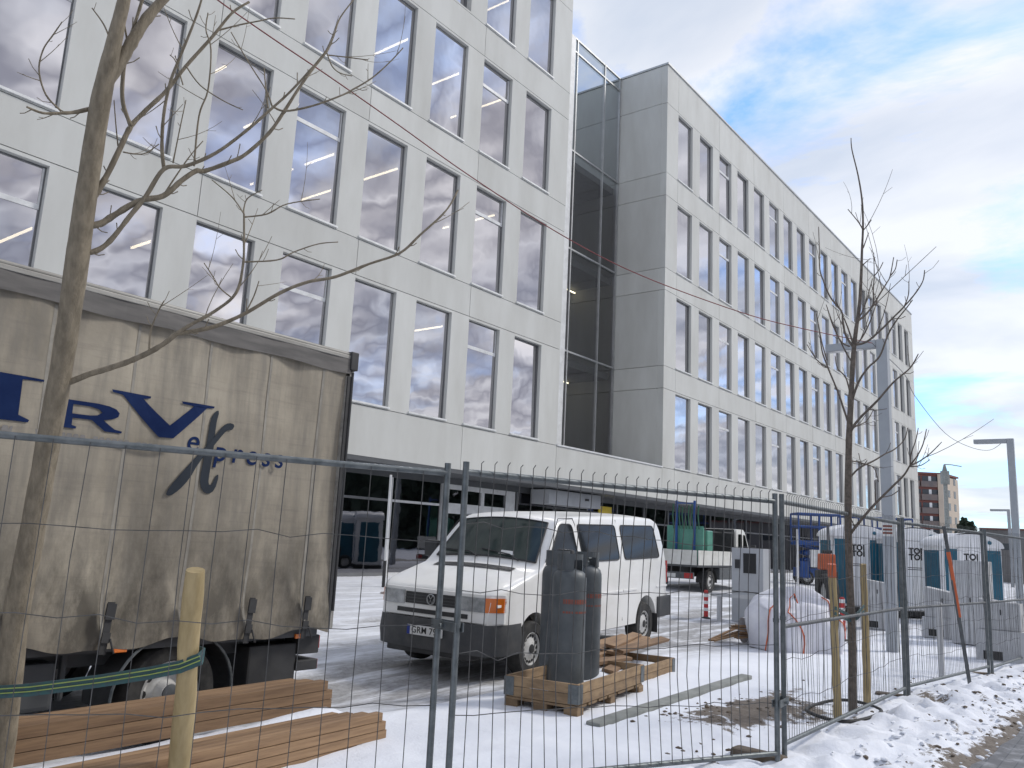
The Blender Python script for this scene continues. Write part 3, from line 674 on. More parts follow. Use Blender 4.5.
def vsec(u):
    T_ = vT(u); r = .10 if u > 1.2 else .07
    r = min(r, (T_ - ZB) * .3); pts = []
    K = 12
    zs = [ZB + (T_ - r - ZB) * k / K for k in range(K + 1)]
    nn = vN(u)
    for z in zs: pts.append((vS(z) * nn, z))
    wt = vS(T_ - r) * nn; cr = .035 if u > 1.5 else .05 * min(1, max(.2, u))
    for a in (22, 45, 68): 
        t = math.radians(a); pts.append((wt - r * (1 - math.cos(t)), T_ - r + r * math.sin(t) - cr * .9))
    w2 = wt - r
    for q in (1, .8, .55, .28, 0): pts.append((w2 * q, T_ - cr * q * q))
    # make corner continuous
    base = T_ - r; top_edge = T_ - cr
    for i, a in enumerate((22, 45, 68)):
        t = math.radians(a); pts[K + 1 + i] = (wt - r * (1 - math.cos(t)), base + (top_edge - base) * math.sin(t))
    return pts
us = [-.02, 0, .03, .08, .15, .25, .4, .55, .7, .92, 1.0, 1.12, 1.25, 1.34, 1.42, 1.52, 1.6, 1.7, 1.85, 2.0, 2.4, 2.9, 3.4, 3.9, 4.3, 4.6, 4.75, 4.82, 4.88, 4.92, 4.95, 4.99, 5.03, 5.06, 5.07]
mb = MB(); vs = []; ring = None
for u in us:
    s_ = vsec(u); full = [(u, -y, z) for y, z in s_] + [(u, y, z) for y, z in reversed(s_[:-1])]
    ring = len(full); vs += full
fs = []
for i in range(len(us) - 1):
    for k in range(ring):
        k2 = (k + 1) % ring; fs.append((i * ring + k, (i + 1) * ring + k, (i + 1) * ring + k2, i * ring + k2))
fs += [tuple(range(ring)), tuple(range((len(us) - 1) * ring + ring - 1, (len(us) - 1) * ring - 1, -1))]
mb.add(vs, fs); body = mb.build('body', M['vanwhite'], None, smooth=32)
AU, RU = .80, 4.18
for u in (AU, RU):
    for s in (-1, 1):
        c = MB(); c.lathe([(.385, -.2), (.385, .2)], 40, Matrix.Translation((u, s * .88, .36)) @ Matrix.Rotation(PI / 2, 4, 'X')); co = c.build('cutter', M['black'])
        cut(body, co)
for p in body.data.polygons: p.use_smooth = True
bm = bmesh.new(); bm.from_mesh(body.data)
for e in bm.edges: e.smooth = not (len(e.link_faces) == 2 and e.calc_face_angle(0) > math.radians(32))
bm.to_mesh(body.data); bm.free()
body.parent = van
mb = MB()
for u in (AU, RU):
    mb.box((u - .36, -.70, .34), (u + .36, .70, .80))
mb.box((.1, -.6, .26), (4.9, .6, .40)); mb.build('underbody', M['black'], van)
for u in (AU, RU):
    for s in (-1, 1): wheel(van, 'wheel', (u, s * .80, .315), .325, .20, s)
def vplan(u0, z0, z1, off, th, s0=-1, umax=.48):   # wrap-around strip following the nose
    pts = []
    ulist = [umax, .4, .3, .2, .1, .04]
    for u in ulist: pts.append((u, -(.915 * vN(u) + off)))
    pts += [(.0 - off, -.80), (-.045 - off, -.72), (-.08 - off, -.58), (-.105 - off, -.35), (-.115 - off, 0)]
    pts += [(u, -y) for u, y in reversed(pts[:-1])]
    vs = []
    n = len(pts)
    for i, (u, y) in enumerate(pts):
        a = Vector(pts[min(i + 1, n - 1)]) - Vector(pts[max(i - 1, 0)]); nrm = Vector((a.y, -a.x)).normalized()
        if nrm.dot(Vector((u - .6, y))) < 0: nrm = -nrm
        for o_, z in ((-th, z0), (0, z0), (0 if z1 - z0 < .1 else .02, (z0 + z1) / 2), (0, z1), (-th, z1)): vs.append((u + nrm.x * o_, y + nrm.y * o_, z))
    fs = [(i * 5 + k, (i + 1) * 5 + k, (i + 1) * 5 + (k + 1) % 5, i * 5 + (k + 1) % 5) for i in range(n - 1) for k in range(5)]
    fs += [tuple(range(5)), tuple((n - 1) * 5 + k for k in range(4, -1, -1))]
    m_ = MB(); m_.add(vs, fs); return m_
vplan(0, .30, .645, .008, .12).build('front_bumper', M['bumper'], van, smooth=50)
mb = MB()
mb.box((4.60, -.945, .38), (5.10, -.90, .70)); mb.box((5.06, -.95, .38), (5.13, .95, .70)); mb.box((4.60, .90, .38), (5.059, .945, .70)); mb.build('rear_bumper', M['bumper'], van, bevel=.02)
# front: bonnet face, grille, lamps
def frontpatch(y0, y1, z0, z1, off, m, name, parent, n=10):
    def xx(y, z):
        q = abs(y) / .915; f = -.045
        nose = f + .03 * (q ** 2) + 2.2 * max(0, q - .72) ** 2
        return nose + (z - .8) * .05 - off
    m_ = MB(); m_.grid(n, 4, lambda a, b: (lambda y, z: (xx(y, z), y, z))(y0 + (y1 - y0) * a, z0 + (z1 - z0) * b))
    m_.grid(n, 4, lambda a, b: (lambda y, z: (xx(y, z) + .05, y, z))(y0 + (y1 - y0) * a, z0 + (z1 - z0) * b))
    for bb in (0, 1): m_.grid(n, 1, lambda a, b: (lambda y, z: (xx(y, z) + .05 * b, y, z))(y0 + (y1 - y0) * a, z0 + (z1 - z0) * bb))
    for aa in (0, 1): m_.grid(1, 4, lambda a, b: (lambda y, z: (xx(y, z) + .05 * a, y, z))(y0 + (y1 - y0) * aa, z0 + (z1 - z0) * b))
    o = m_.build(name, m, parent, smooth=40); return o
frontpatch(-.905, .905, .66, .98, .012, M['vanwhite'], 'front_panel', van, 24)
gr = frontpatch(-.40, .40, .80, .935, .024, M['black'], 'grille', van)
for i in range(3): frontpatch(-.40, .40, .822 + i * .037, .832 + i * .037, .029, M['bumper'], 'slat', gr)
frontpatch(-.52, .52, .695, .745, .022, M['black'], 'lower_grille', van)
for s in (-1, 1):
    hl = frontpatch(min(s * .42, s * (.735 if s < 0 else .785)), max(s * .42, s * (.735 if s < 0 else .785)), .785, .945, .026, M['lens'], 'headlight', van)
    frontpatch(*((-.905, -.74) if s < 0 else (.79, .83)), .785, .945, .030, M['amber'], 'indicator', van)
mt = Matrix.Translation((-.085, 0, .868)) @ Matrix.Rotation(-PI / 2, 4, 'Y')
mb = MB()
for k in range(24):
    a, b = 2 * PI * k / 24, 2 * PI * (k + 1) / 24
    mb.tube([mt @ Vector((.058 * math.cos(a), .058 * math.sin(a), 0)), mt @ Vector((.058 * math.cos(b), .058 * math.sin(b), 0))], .006, 6)
E_ = lambda y, z: (-.090, y, .868 + z)
mb.tube([E_(-.032, .046), E_(0, .004), E_(.032, .046)], .0055, 5); mb.tube([E_(-.054, .016), E_(-.026, -.050), E_(0, -.006), E_(.026, -.050), E_(.054, .016)], .0055, 5)
mb.build('emblem', M['alu'], gr)
mb = MB(); mb.box((-.175, -.26, .46), (-.162, .26, .57)); pl = mb.build('number_plate', M['plate'], van, bevel=.004)
mb = MB(); mb.box((-.178, .215, .462), (-.1755, .258, .568)); mb.build('plate_band', M['euro'], pl)
text_part('GRM 797', .105, M['ink'], 'plate_text', pl, basis((0, -1, 0), (0, 0, 1), (-.1765, -.02, .515)), .001, 0, .001, 1.05)
mb = MB(); mb.box((-.10, -.62, .24), (.1, .62, .31)); mb.build('bumper_lip', M['black'], van, bevel=.02)
# windscreen
def roofz(u, y):
    T_ = vT(u); r = min(.10, .3); w_ = vS(T_ - .09) * vN(u) - (.10 if u > 1.2 else .07); cr = .035 if u > 1.5 else .05 * min(1, max(.2, u))
    return T_ - cr * (y / w_) ** 2
mb = MB()
def wsp(a, b, off):
    u = 1.015 + (1.50 - 1.015) * b; hw = .775 + (.655 - .775) * b; y = -hw + 2 * hw * a
    return (u - off * .7, y, roofz(u, y) + off)
mb.grid(16, 8, lambda a, b: wsp(a, b, .010)); mb.build('windscreen', M['windscreen'], van, smooth=60)
mb = MB()
def edge(a0, b0, a1, b1):
    mb.tube([wsp(a0 + (a1 - a0) * t / 10, b0 + (b1 - b0) * t / 10, .012) for t in range(11)], .011, 5)
edge(0, 0, 1, 0); edge(0, 1, 1, 1); edge(0, 0, 0, 1); edge(1, 0, 1, 1); mb.build('windscreen_seal', M['black'], van)
mb = MB(); mb.grid(16, 2, lambda a, b: (.70 + .13 * b, -.60 + 1.2 * a, roofz(.70 + .13 * b, -.60 + 1.2 * a) + .008)); mb.build('cowl_vent', M['black'], van)
mb = MB()
for y in (-.55, .1): mb.tube([wsp(.5 + y / 1.6, -.05, .02), wsp(.5 + y / 1.6 + .10, .05, .03), wsp(.5 + y / 1.6 + .40, .14, .025)], .009, 5)
mb.build('wiper', M['black'], van)
mb = MB(); mb.add([wsp(.22, .07, .0125), wsp(.38, .07, .0125), wsp(.36, .16, .0125), wsp(.24, .16, .0125)], [(0, 1, 2, 3)]); mb.build('paper_on_dashboard', M['plate'], van)
# side windows
def rpoly(pts, r=.06, n=4):
    out = []
    m_ = len(pts)
    for i in range(m_):
        p0, p1, p2 = Vector(pts[i - 1]), Vector(pts[i]), Vector(pts[(i + 1) % m_])
        a = p1 + (p0 - p1).normalized() * r; b = p1 + (p2 - p1).normalized() * r
        for k in range(n + 1):
            t = k / n; out.append(tuple(a * (1 - t) ** 2 + p1 * 2 * t * (1 - t) + b * t * t))
    return out
for s in (-1, 1):
    def sf(u, z, t, s=s): return Vector((u, s * (vS(z) * vN(u) + t), z))
    sets = [[(1.13, 1.33), (1.95, 1.31), (1.90, 1.80), (1.58, 1.80)], [(2.07, 1.31), (3.22, 1.31), (3.24, 1.80), (2.05, 1.80)], [(3.40, 1.31), (4.72, 1.31), (4.68, 1.80), (3.42, 1.80)]]
    for q in sets:
        mb = MB(); mb.prism(rpoly(q, .07), sf, -.006, .006); w_ = mb.build('side_window', M['carglass'], van)
        mb = MB(); rp = rpoly(q, .07); mb.tube([sf(u, z, .004) for u, z in rp + rp[:1]], .010, 5, False); mb.build('window_seal', M['black'], w_)
    mb = MB()
    for line in ([(1.02, 1.28), (1.04, .75)], [(1.30, .44), (1.97, .44)], [(2.0, .44), (2.0, 1.80), (1.96, 1.88)], [(3.31, .44), (3.31, 1.88)], [(1.97, 1.88), (1.56, 1.87), (1.05, 1.33)]):
        mb.tube([sf(u, z, .001) for u, z in line], .0055, 5)
    mb.build('door_gap', M['black'], van)
    mb = MB()
    for u0, u1 in ((.02, .42), (1.18, 1.98), (2.02, 3.30), (3.33, 3.80), (4.56, 5.0)):
        mb.box((u0, s * .915 * vN(u0 + .1) - .012, .845), (u1, s * .915 * vN(u0 + .1) + .012, .875))
    mb.build('trim_strip', M['vanwhite'], van, bevel=.004)
    mb = MB(); mb.box((1.76, s * .92 - .02, 1.06), (1.90, s * .92 + .02, 1.10)); mb.box((2.12, s * .92 - .02, 1.06), (2.26, s * .92 + .02, 1.10)); mb.build('door_handle', M['black'], van, bevel=.008)
    mb = MB(); mb.box((1.22, s * 1.06 - .11, 1.27), (1.32, s * 1.06 + .11, 1.50)); m_ = mb.build('wing_mirror', M['black'], van, bevel=.035, smooth=50)
    mb = MB(); mb.tube([(1.27, s * .88, 1.33), (1.27, s * .97, 1.36)], .025); mb.build('mirror_arm', M['black'], m_)
    mb = MB(); mb.box((RU + .34, s * .9 - .06, .16), (RU + .36, s * .9 + .04, .45)); mb.build('mud_flap', M['black'], van)
    mb = MB(); mb.box((5.055, s * .84 - .05, .9), (5.085, s * .84 + .05, 1.25)); mb.build('tail_lamp', M['redlens'], van)

# ------------------------------------------------------------------ flatbed pickup and its load
PT = (24.6, 11.45)
pk = empty('flatbed_pickup', (PT[0], PT[1], gz(*PT) - .02), 0.02, 'white dropside pickup loaded with green glass sheets beyond the van', 'pickup truck')
mb = MB(); mb.box((0, 0, .82), (3.2, 1.95, .90)); mb.build('bed', M['dark_metal'], pk)
for a_, b_ in (((.03, -.03, .88), (1.58, 0.0, 1.34)), ((1.62, -.03, .88), (3.18, 0.0, 1.34)), ((.03, 1.951, .88), (3.18, 1.98, 1.34))):
    mb = MB(); mb.box(a_, b_); mb.build('dropside', M['truckwhite'], pk, bevel=.008)
mb = MB(); mb.box((-.03, .02, .88), (0, 1.93, 1.34)); mb.build('tailgate', M['truckwhite'], pk, bevel=.008)
mb = MB(); mb.box((3.12, .05, 1.34), (3.17, 1.9, 2.1)); 
for i in range(6): mb.box((2.2, .06 + i * .36, 1.95), (3.119, .10 + i * .36, 2.0))
mb.box((2.2, .04, .91), (2.26, .1, 2.0)); mb.box((2.2, 1.85, .91), (2.26, 1.9, 2.0)); mb.build('headboard', M['black'], pk)
mb = MB(); mb.box((0.1, .5, .5), (4.9, .62, .8)); mb.box((.1, 1.3, .5), (4.9, 1.42, .8)); mb.build('chassis', M['black'], pk)
mb = MB(); mb.box((1.75, -.01, .42), (3.1, .5, .80)); mb.build('side_locker', M['galv_dull'], pk, bevel=.02)
side_prof = [(3.28, .42), (5.2, .42), (5.28, .7), (5.2, 1.12), (4.62, 1.32), (4.12, 2.02), (3.95, 2.12), (3.36, 2.12), (3.28, 2.02)]
mb = MB(); mb.prism(side_prof, lambda u, z, t: Vector((u, t, z)), .02, 1.93); cabo = mb.build('cab', M['truckwhite'], pk, bevel=.05, smooth=35)
for t0, t1 in ((.004, .018), (1.932, 1.946)):
    for q in ([(3.45, 1.22), (3.78, 1.22), (3.78, 1.95), (3.45, 1.95)], [(3.92, 1.22), (4.50, 1.22), (4.08, 1.92), (3.92, 1.95)]):
        mb = MB(); mb.prism(rpoly(q, .05), lambda u, z, t: Vector((u, t, z)), t0, t1); mb.build('side_window', M['carglass'], pk)
mb = MB(); mb.add([(4.62, .15, 1.34), (4.62, 1.8, 1.34), (4.15, 1.7, 2.0), (4.15, .25, 2.0)], [(0, 1, 2, 3)]); mb.build('windscreen', M['carglass'], pk, loc=(.02, 0, .01))
mb = MB(); mb.box((4.5, -.2, 1.3), (4.6, -.02, 1.6)); mb.build('wing_mirror', M['black'], pk, bevel=.02)
for x in (1.1, 4.75):
    for s, y in ((-1, .15), (1, 1.8)): wheel(pk, 'wheel', (x, y, .36), .36, .24, s)
mb = MB(); pts = [(1.1 + .43 * math.cos(a), .36 + .42 * math.sin(a)) for a in [math.radians(-5 + 190 * i / 14) for i in range(15)]]
for (x0, z0), (x1, z1) in zip(pts, pts[1:]): mb.add([(x0, -.01, z0), (x1, -.01, z1), (x1, .35, z1), (x0, .35, z0)], [(0, 1, 2, 3)])
mb.build('mudguard', M['black'], pk)
mb = MB(); mb.box((-.08, .1, .45), (-.02, 1.85, .65)); mb.build('rear_bumper', M['galv_dull'], pk)
for y in (.12, 1.55): mb = MB(); mb.box((-.10, y, .47), (-.081, y + .28, .63)); mb.build('tail_lamp', M['redlens'], pk)
mb = MB(); mb.box((-.095, .7, .48), (-.081, 1.22, .6)); mb.build('number_plate', M['plate'], pk)
# load: rack with sheets
bz = gz(*PT) + .885
rk = empty('glass_rack', (PT[0] + .30, PT[1] + .25, bz), .02, 'blue glazing rack with hanging green slings on the pickup bed', 'rack')
mb = MB()
for y in (0, .62): mb.box((-.03, y - .03, 0), (.03, y + .03, 2.0))
mb.box((-.02, .03, .04), (.02, .59, .09)); mb.box((-.02, .03, 1.9), (.02, .59, 1.94)); mb.box((.04, -.03, 0), (.6, .03, .05)); mb.box((.04, .59, 0), (.6, .65, .05)); mb.build('frame', M['bluelift'], rk)
for i in range(9):
    mb = MB(); y = -.12 + i * .11; mb.tube([(.04, y, 1.85 + .05 * math.sin(i)), (.06, y + .03, 1.5), (.05, y - .02, 1.1)], .022, 6); mb.build('hanging_sling', M['darkgreen'], rk)
gs = empty('glass_sheet_stack', (PT[0] + .45, PT[1] + .02, bz), .02, 'stack of pale green glass sheets standing on the pickup bed', 'glass sheets')
for i in range(5):
    mb = MB(); mb.box((i * .06, .02 * i, 0), (i * .06 + .03, 1.25, 1.2 - .02 * i)); mb.build('sheet', M['greenglass'], gs)
tag((lambda m_: (m_.box((0, 0, 0), (.42, .6, 1.08)), m_.build('green_box', M['greenglass'], None, loc=(PT[0] + .85, PT[1] + .05, bz), bevel=.03))[1])(MB()), 'dull green plastic box on the pickup bed beside the sheets', 'box')

# ------------------------------------------------------------------ fence
def panel(a, b, zt, pitch, hz, label, top_over=.0, mid=False, r=.021, ha=0, hb=0, lean=0):
    a = Vector((a[0], a[1], 0)); b = Vector((b[0], b[1], 0)); d = b - a; ln = d.length; d.normalize(); ang = math.atan2(d.y, d.x)
    za = ground_h(a.x, a.y) + ha; zb = ground_h(b.x, b.y) + hb
    e = empty('site_fence', (a.x, a.y, 0), ang, label, 'fence panel', 'wire mesh site fence panels')
    rg = random.Random(int(a.x * 100)); wr = .0030 if pitch > .09 else .0022
    yl = lambda t: lean * math.sin(t * PI)
    bt = lambda t: (za + .10) * (1 - t) + (zb + .10) * t
    tp = lambda t: zt
    for x in (0, ln):
        z0 = (za if x == 0 else zb) - .12
        mb = MB(); mb.tube([(x, 0, z0), (x, 0, zt + .035)], r, 12); 
        mb.tube([(x, 0, zt * .52), (x, 0, zt * .52 + .03)], r + .004, 12)
        mb.build('post', M['galv'], e, smooth=40)
    mb = MB(); mb.tube([(0, 0, zt - .03), (ln, 0, zt - .03)], r * .95, 12); mb.build('top_rail', M['galv'], e, smooth=40)
    mb = MB(); mb.tube([(ln * t, yl(t) * .4, bt(t)) for t in [i / 10 for i in range(11)]], r * .9, 10); mb.build('bottom_rail', M['galv'], e, smooth=40)
    if mid: mb = MB(); mb.tube([(0, 0, mid), (ln, 0, mid)], r * .8, 10); mb.build('middle_rail', M['galv_dull'], e, smooth=40)
    mb = MB(); n = int(ln / pitch)
    for i in range(1, n):
        x = ln * i / n; k1, k2 = rg.gauss(0, .008), rg.gauss(0, .008); t = x / ln
        pts = [(x, 0, bt(t)), (x + k1, yl(t) + .012 * rg.gauss(0, 1), bt(t) + (zt - bt(t)) * .3), (x + k2, yl(t) * .7 + .012 * rg.gauss(0, 1), bt(t) + (zt - bt(t)) * .65), (x, -.022, zt - .03)]
        if top_over: pts += [(x, -.022, zt + top_over * .6), (x + .012, -.030, zt + top_over * rg.uniform(.8, 1.1))]
        mb.tube(pts, wr, 4, False)
    for j in range(1, hz + 1):
        zf = j / (hz + 1)
        ph = rg.uniform(0, 6); mb.tube([(ln * t, yl(t) + .004, bt(t) + (tp(t) - bt(t)) * zf + .022 * math.sin(t * 5 + ph) + .012 * rg.gauss(0, 1)) for t in [i / 18 for i in range(19)]], wr * 1.1, 4, False)
    mb.build('wire_mesh', M['wire'], e)
    return e
panel((.87, 5.11), (4.05, 3.65), 2.05, .172, 3, 'nearest fence panel, at left, with widely spaced wires before the truck', 0, lean=.05, hb=-.05)
panel((3.99, 3.44), (6.72, 2.45), 2.05, .098, 4, 'fence panel in the middle, in front of the white van and gas cylinders', .055, lean=.06, hb=-.05)
panel((6.93, 2.47), (11.05, 2.49), 2.06, .060, 5, 'fence panel in front of the young tree and white sack', .04, mid=1.02)
panel((11.14, 2.47), (14.4, 2.09), 2.07, .058, 5, 'fence panel in front of the middle portable toilet', .04, mid=1.02)
panel((14.5, 2.06), (17.95, 1.75), 2.07, .06, 5, 'farthest fence panel, at the right edge of the picture', .04, mid=1.02)
# clamps joining posts
def clamp(p, q, z, label):
    a, b = Vector((*p, z)), Vector((*q, z)); d = (b - a).normalized(); side = Vector((-d.y, d.x, 0))
    e = empty('steel_coupler', (a + b) / 2, math.atan2(d.y, d.x), label, 'clamp', 'clamps joining fence panels'); l = (b - a).length / 2
    mb = MB(); mb.box((-l - .03, -.034, -.028), (l + .03, -.024, .028)); mb.box((-l - .03, .024, -.028), (l + .03, .034, .028)); mb.build('plate', M['galv'], e, bevel=.004)
    mb = MB(); mb.tube([(0, -.06, 0), (0, .055, 0)], .009, 8); mb.lathe([(.016, 0), (.016, .012)], 6, Matrix.Translation((0, -.048, 0)) @ Matrix.Rotation(PI / 2, 4, 'X')); mb.build('bolt', M['galv'], e)
clamp((4.05, 3.65), (3.99, 3.44), 1.07, 'steel clamp bolting the two nearest fence posts together')
clamp((6.72, 2.45), (6.93, 2.47), .45, 'steel clamp joining fence posts left of the young tree')
for i, (x, y, lb) in enumerate(((6.8, 2.50, 'dark block foot under the fence posts left of the young tree'), (11.1, 2.49, 'dark snowy block foot under the fence post beside the lamp post'), (14.45, 2.08, 'dark block foot under the fence post by the grey cabinet'))):
    mb = MB(); mb.box((-.09, -.20, -.05), (.09, .22, .045)); tag(mb.build('ballast_block', M['soil'], None, loc=(x + .0, y + .12, ground_h(x, y) - .03), rot=(.03, .02, .3 * i), bevel=.03), lb, 'fence foot', 'fence block feet')
mb = MB(); mb.tube([(12.35, 2.0, -.05), (12.2, 2.2, 2.05)], .024, 10)
pp = mb.build('leaning_post', M['galv_dull'], None, smooth=40); tag(pp, 'leaning steel post with orange paint in front of the portable toilets', 'post')
mb = MB(); mb.tube([(12.285, 2.087, .9), (12.225, 2.167, 1.72)], .0265, 10); mb.build('orange_paint_patch', M['orange'], pp, smooth=40)

# ------------------------------------------------------------------ lamps
def lamp(x, y, h, arm, w_, label, armz=.13, thin=False):
    z = ground_h(x, y) - .05; e = empty('street_lamp', (x, y, z), 0, label, 'street lamp', 'angular grey street lamps')
    mb = MB(); mb.box((-w_ / 2, -w_ / 2, 0), (w_ / 2, w_ / 2, h)); 
    mb.build('pole', M['pole'], e, bevel=.01)
    mb = MB(); mb.box((-w_ / 2 + .002, w_ / 2 + .003, h - armz), (w_ / 2 - .002, w_ / 2 + arm, h - .002)); hd = mb.build('arm', M['pole'], e, bevel=.008)
    mb = MB(); mb.box((-w_ / 2 + .02, w_ / 2 + .25, h - armz - .008), (w_ / 2 - .02, w_ / 2 + arm - .05, h - armz - .001)); mb.build('lamp_lens', M['lens'], hd)
    mb = MB(); mb.box((-w_ / 2 - .002, -w_ / 2 - .006, .35), (w_ / 2 - .05, -w_ / 2 - .001, .75)); mb.build('hatch', M['pole'], e)
    return e
l1 = lamp(15.99, 3.77, 5.62, .92, .19, 'tall square grey lamp post standing between the portable toilets', .14)
mb = MB(); mb.box((-.099, -.10, 2.02), (-.097, .095, 2.26)); st = mb.build('sticker', M['plate'], l1)
mb = MB()
for z in (2.06, 2.12, 2.18): mb.box((-.1005, -.08, z), (-.0995, .08, z + .035))
mb.build('sticker_print', M['cyltrim'], st)
q = at(1010, 437, 2, 5.65); lamp(q.x, q.y, 5.65, .95, .20, 'second grey lamp post, behind the rightmost portable toilet', .14)
q = at(1008, 503, 2, 5.6); lamp(q.x, q.y, 5.2, 1.0, .18, 'small distant lamp post near the right edge', .14)
q = dep(1019, 600, 75); mb = MB(); mb.tube([(q.x, q.y, 0), (q.x, q.y, 9.2)], [.22, .16], 10); tag(mb.build('utility_pole', M['bark2']), 'dark distant utility pole at the right edge', 'utility pole')
# distant old lamp in front of the apartment block
q = dep(948, 540, 95); e = empty('street_lamp', (q.x, q.y, 0), 0, 'distant thin lamp post before the red apartment block', 'street lamp', 'old thin street lamps')
zt = dep(948, 470, 95).z; za_ = dep(948, 463, 95).z
mb = MB(); mb.tube([(0, 0, 0), (0, 0, zt)], [.32, .22], 10); mb.tube([(0, 0, zt - 1.5), (0, 0, zt)], .5, 10); mb.tube([(0, 0, zt), (0, 0, za_)], [.3, .1], 8); mb.build('pole', M['kerbstone'], e)
mb = MB(); r_ = Vector((.6, -.79, 0)); mb.tube([(0, 0, za_), tuple(r_ * .8 + Vector((0, 0, za_))), tuple(r_ * 2.0 + Vector((0, 0, za_ - .15)))], .07, 6); mb.build('arm', M['pole'], e)

# ------------------------------------------------------------------ distant buildings and trees
q = dep(946, 540, 150); a = math.atan2(.6, .79)
ap = empty('apartment_block', (q.x, q.y, 0), 0, 'dark red apartment block with balconies and cream end wall far behind', 'building')
rr = Vector((FW.y, -FW.x, 0)).normalized() * -1      # to the picture's left
rdir = Vector((.62, -.78, 0)).normalized(); ldir = -rdir; bdir = Vector((.78, .62, 0)); sdir = Vector((.97, -.10, 0)).normalized()
H_ap = dep(946, 474, 150).z
mb = MB()
def slab(p, d1, l1_, d2, l2_, z0, z1):
    p = Vector(p); c = [p, p + d1 * l1_, p + d1 * l1_ + d2 * l2_, p + d2 * l2_]
    mb.add([(*v.xy, z0) for v in c] + [(*v.xy, z1) for v in c], [(0, 1, 2, 3), (4, 5, 6, 7), (0, 1, 5, 4), (1, 2, 6, 5), (2, 3, 7, 6), (3, 0, 4, 7)])
slab((0, 0, 0), ldir, 14, sdir, 8, 0, H_ap); mb.build('wall', M['brick'], ap)
mb = MB(); slab(-ldir * .05 - sdir * .05, sdir, 8, -ldir, .25, 0, H_ap - .3); mb.build('end_wall', M['cream'], ap)
mb = MB(); slab(-sdir * .12 + ldir * .0, ldir, .9, -sdir, .3, 0, H_ap + .1); mb.build('corner_pier', M['cream'], ap)
nfl = 7; fh = H_ap / nfl
for i in range(nfl):
    z = i * fh
    for k in range(2):
        mb = MB(); slab(ldir * (1.0 + k * 3.2) - sdir * .6, ldir, 2.9, sdir, .59, z + .1, z + 1.15); bl = mb.build('balcony', M['balcony'], ap)
        mb = MB(); slab(ldir * (1.0 + k * 3.2) - sdir * .06, ldir, 2.9, sdir, .05, z + 1.2, z + fh - .35); mb.build('window', M['farglass'], ap)
        mb = MB(); slab(ldir * (2.2 + k * 3.2) - sdir * .10, ldir, .5, sdir, .03, z + 1.2, z + fh - .35); mb.build('curtain', M['whitep'], bl)
    for k in range(1):
        for s0 in (1.6, 5.0): mb = MB(); slab(-ldir * .31 + sdir * s0, sdir, 1.2, -ldir, .04, z + .9, z + 2.2); mb.build('window', M['farglass'], ap)
mb = MB(); slab(-ldir * .4 - sdir * .4, ldir, 14.5, sdir, 8.6, H_ap + .01, H_ap + .35); mb.build('roof', M['brick'], ap)
def clumpy(x, y, r, h, n, m, name, lb, group, seed):
    rg = random.Random(seed); e = empty(name, (x, y, 0), 0, lb, 'tree', group)
    mb = MB(); mb.tube([(0, 0, 0), (0, 0, h * .7)], [r * .09, r * .03], 6); mb.build('trunk', M['bark2'], e)
    mb = MB()
    for i in range(n):
        t = rg.random() ** .8; z = h * (.12 + .88 * t); rad = r * (1 - t) ** .6 * rg.uniform(.3, 1.05); a_ = rg.uniform(0, 6.28)
        c = Vector((rad * math.cos(a_), rad * math.sin(a_), z)); s_ = r * rg.uniform(.10, .22)
        d1 = Vector((rg.gauss(0, 1), rg.gauss(0, 1), rg.gauss(0, .6))).normalized() * s_; d2 = Vector((rg.gauss(0, 1), rg.gauss(0, 1), rg.gauss(0, .6))).normalized() * s_
        mb.add([c - d1, c + d2, c + d1, c - d2 * .6], [(0, 1, 2, 3)])
    mb.build('crown', m, e)
for i, (px, d, r, h) in enumerate(((965, 120, 2.4, 7.6), (972, 118, 2.2, 7.0), (980, 116, 2.3, 5.6), (924, 115, 2.6, 5.2), (936, 112, 2.5, 4.6))):
    q = dep(px, 545, d)
    clumpy(q.x, q.y, r, h, 500, M['evergreen'], 'evergreen_tree', ['tallest dark evergreen right of the distant apartment block', 'middle of three dark evergreens right of the apartment block', 'lowest dark evergreen at the end of its row', 'dark shrubby tree in front of the apartment block, left one', 'dark shrubby tree in front of the apartment block corner'][i], 'dark trees by the apartment block', i)
q = dep(1010, 570, 70)
mb = MB(); w0 = dep(984, 560, 66); w1 = dep(1150, 560, 60)
wd = (w1 - w0); wd.z = 0; wl = wd.length; wd.normalize()
e = empty('grey_warehouse', (w0.x, w0.y, 0), math.atan2(wd.y, wd.x), 'long low grey building behind the lamp posts at the right edge', 'building')
mb = MB(); mb.box((0, 0, 0), (wl, 8, dep(1000, 530, 66).z)); mb.build('wall', M['greywall'], e)
mb = MB(); mb.box((-.2, -.2, dep(1000, 530, 66).z), (wl + .2, 8.2, dep(1000, 530, 66).z + .12)); mb.build('roof', M['brick'], e)
mb = MB()
for i in range(3): mb = MB(); mb.box((.9 + i * 2.8, -.03, 2.6), (2.5 + i * 2.8, -.002, 3.1)); mb.build('window', M['farglass'], e)
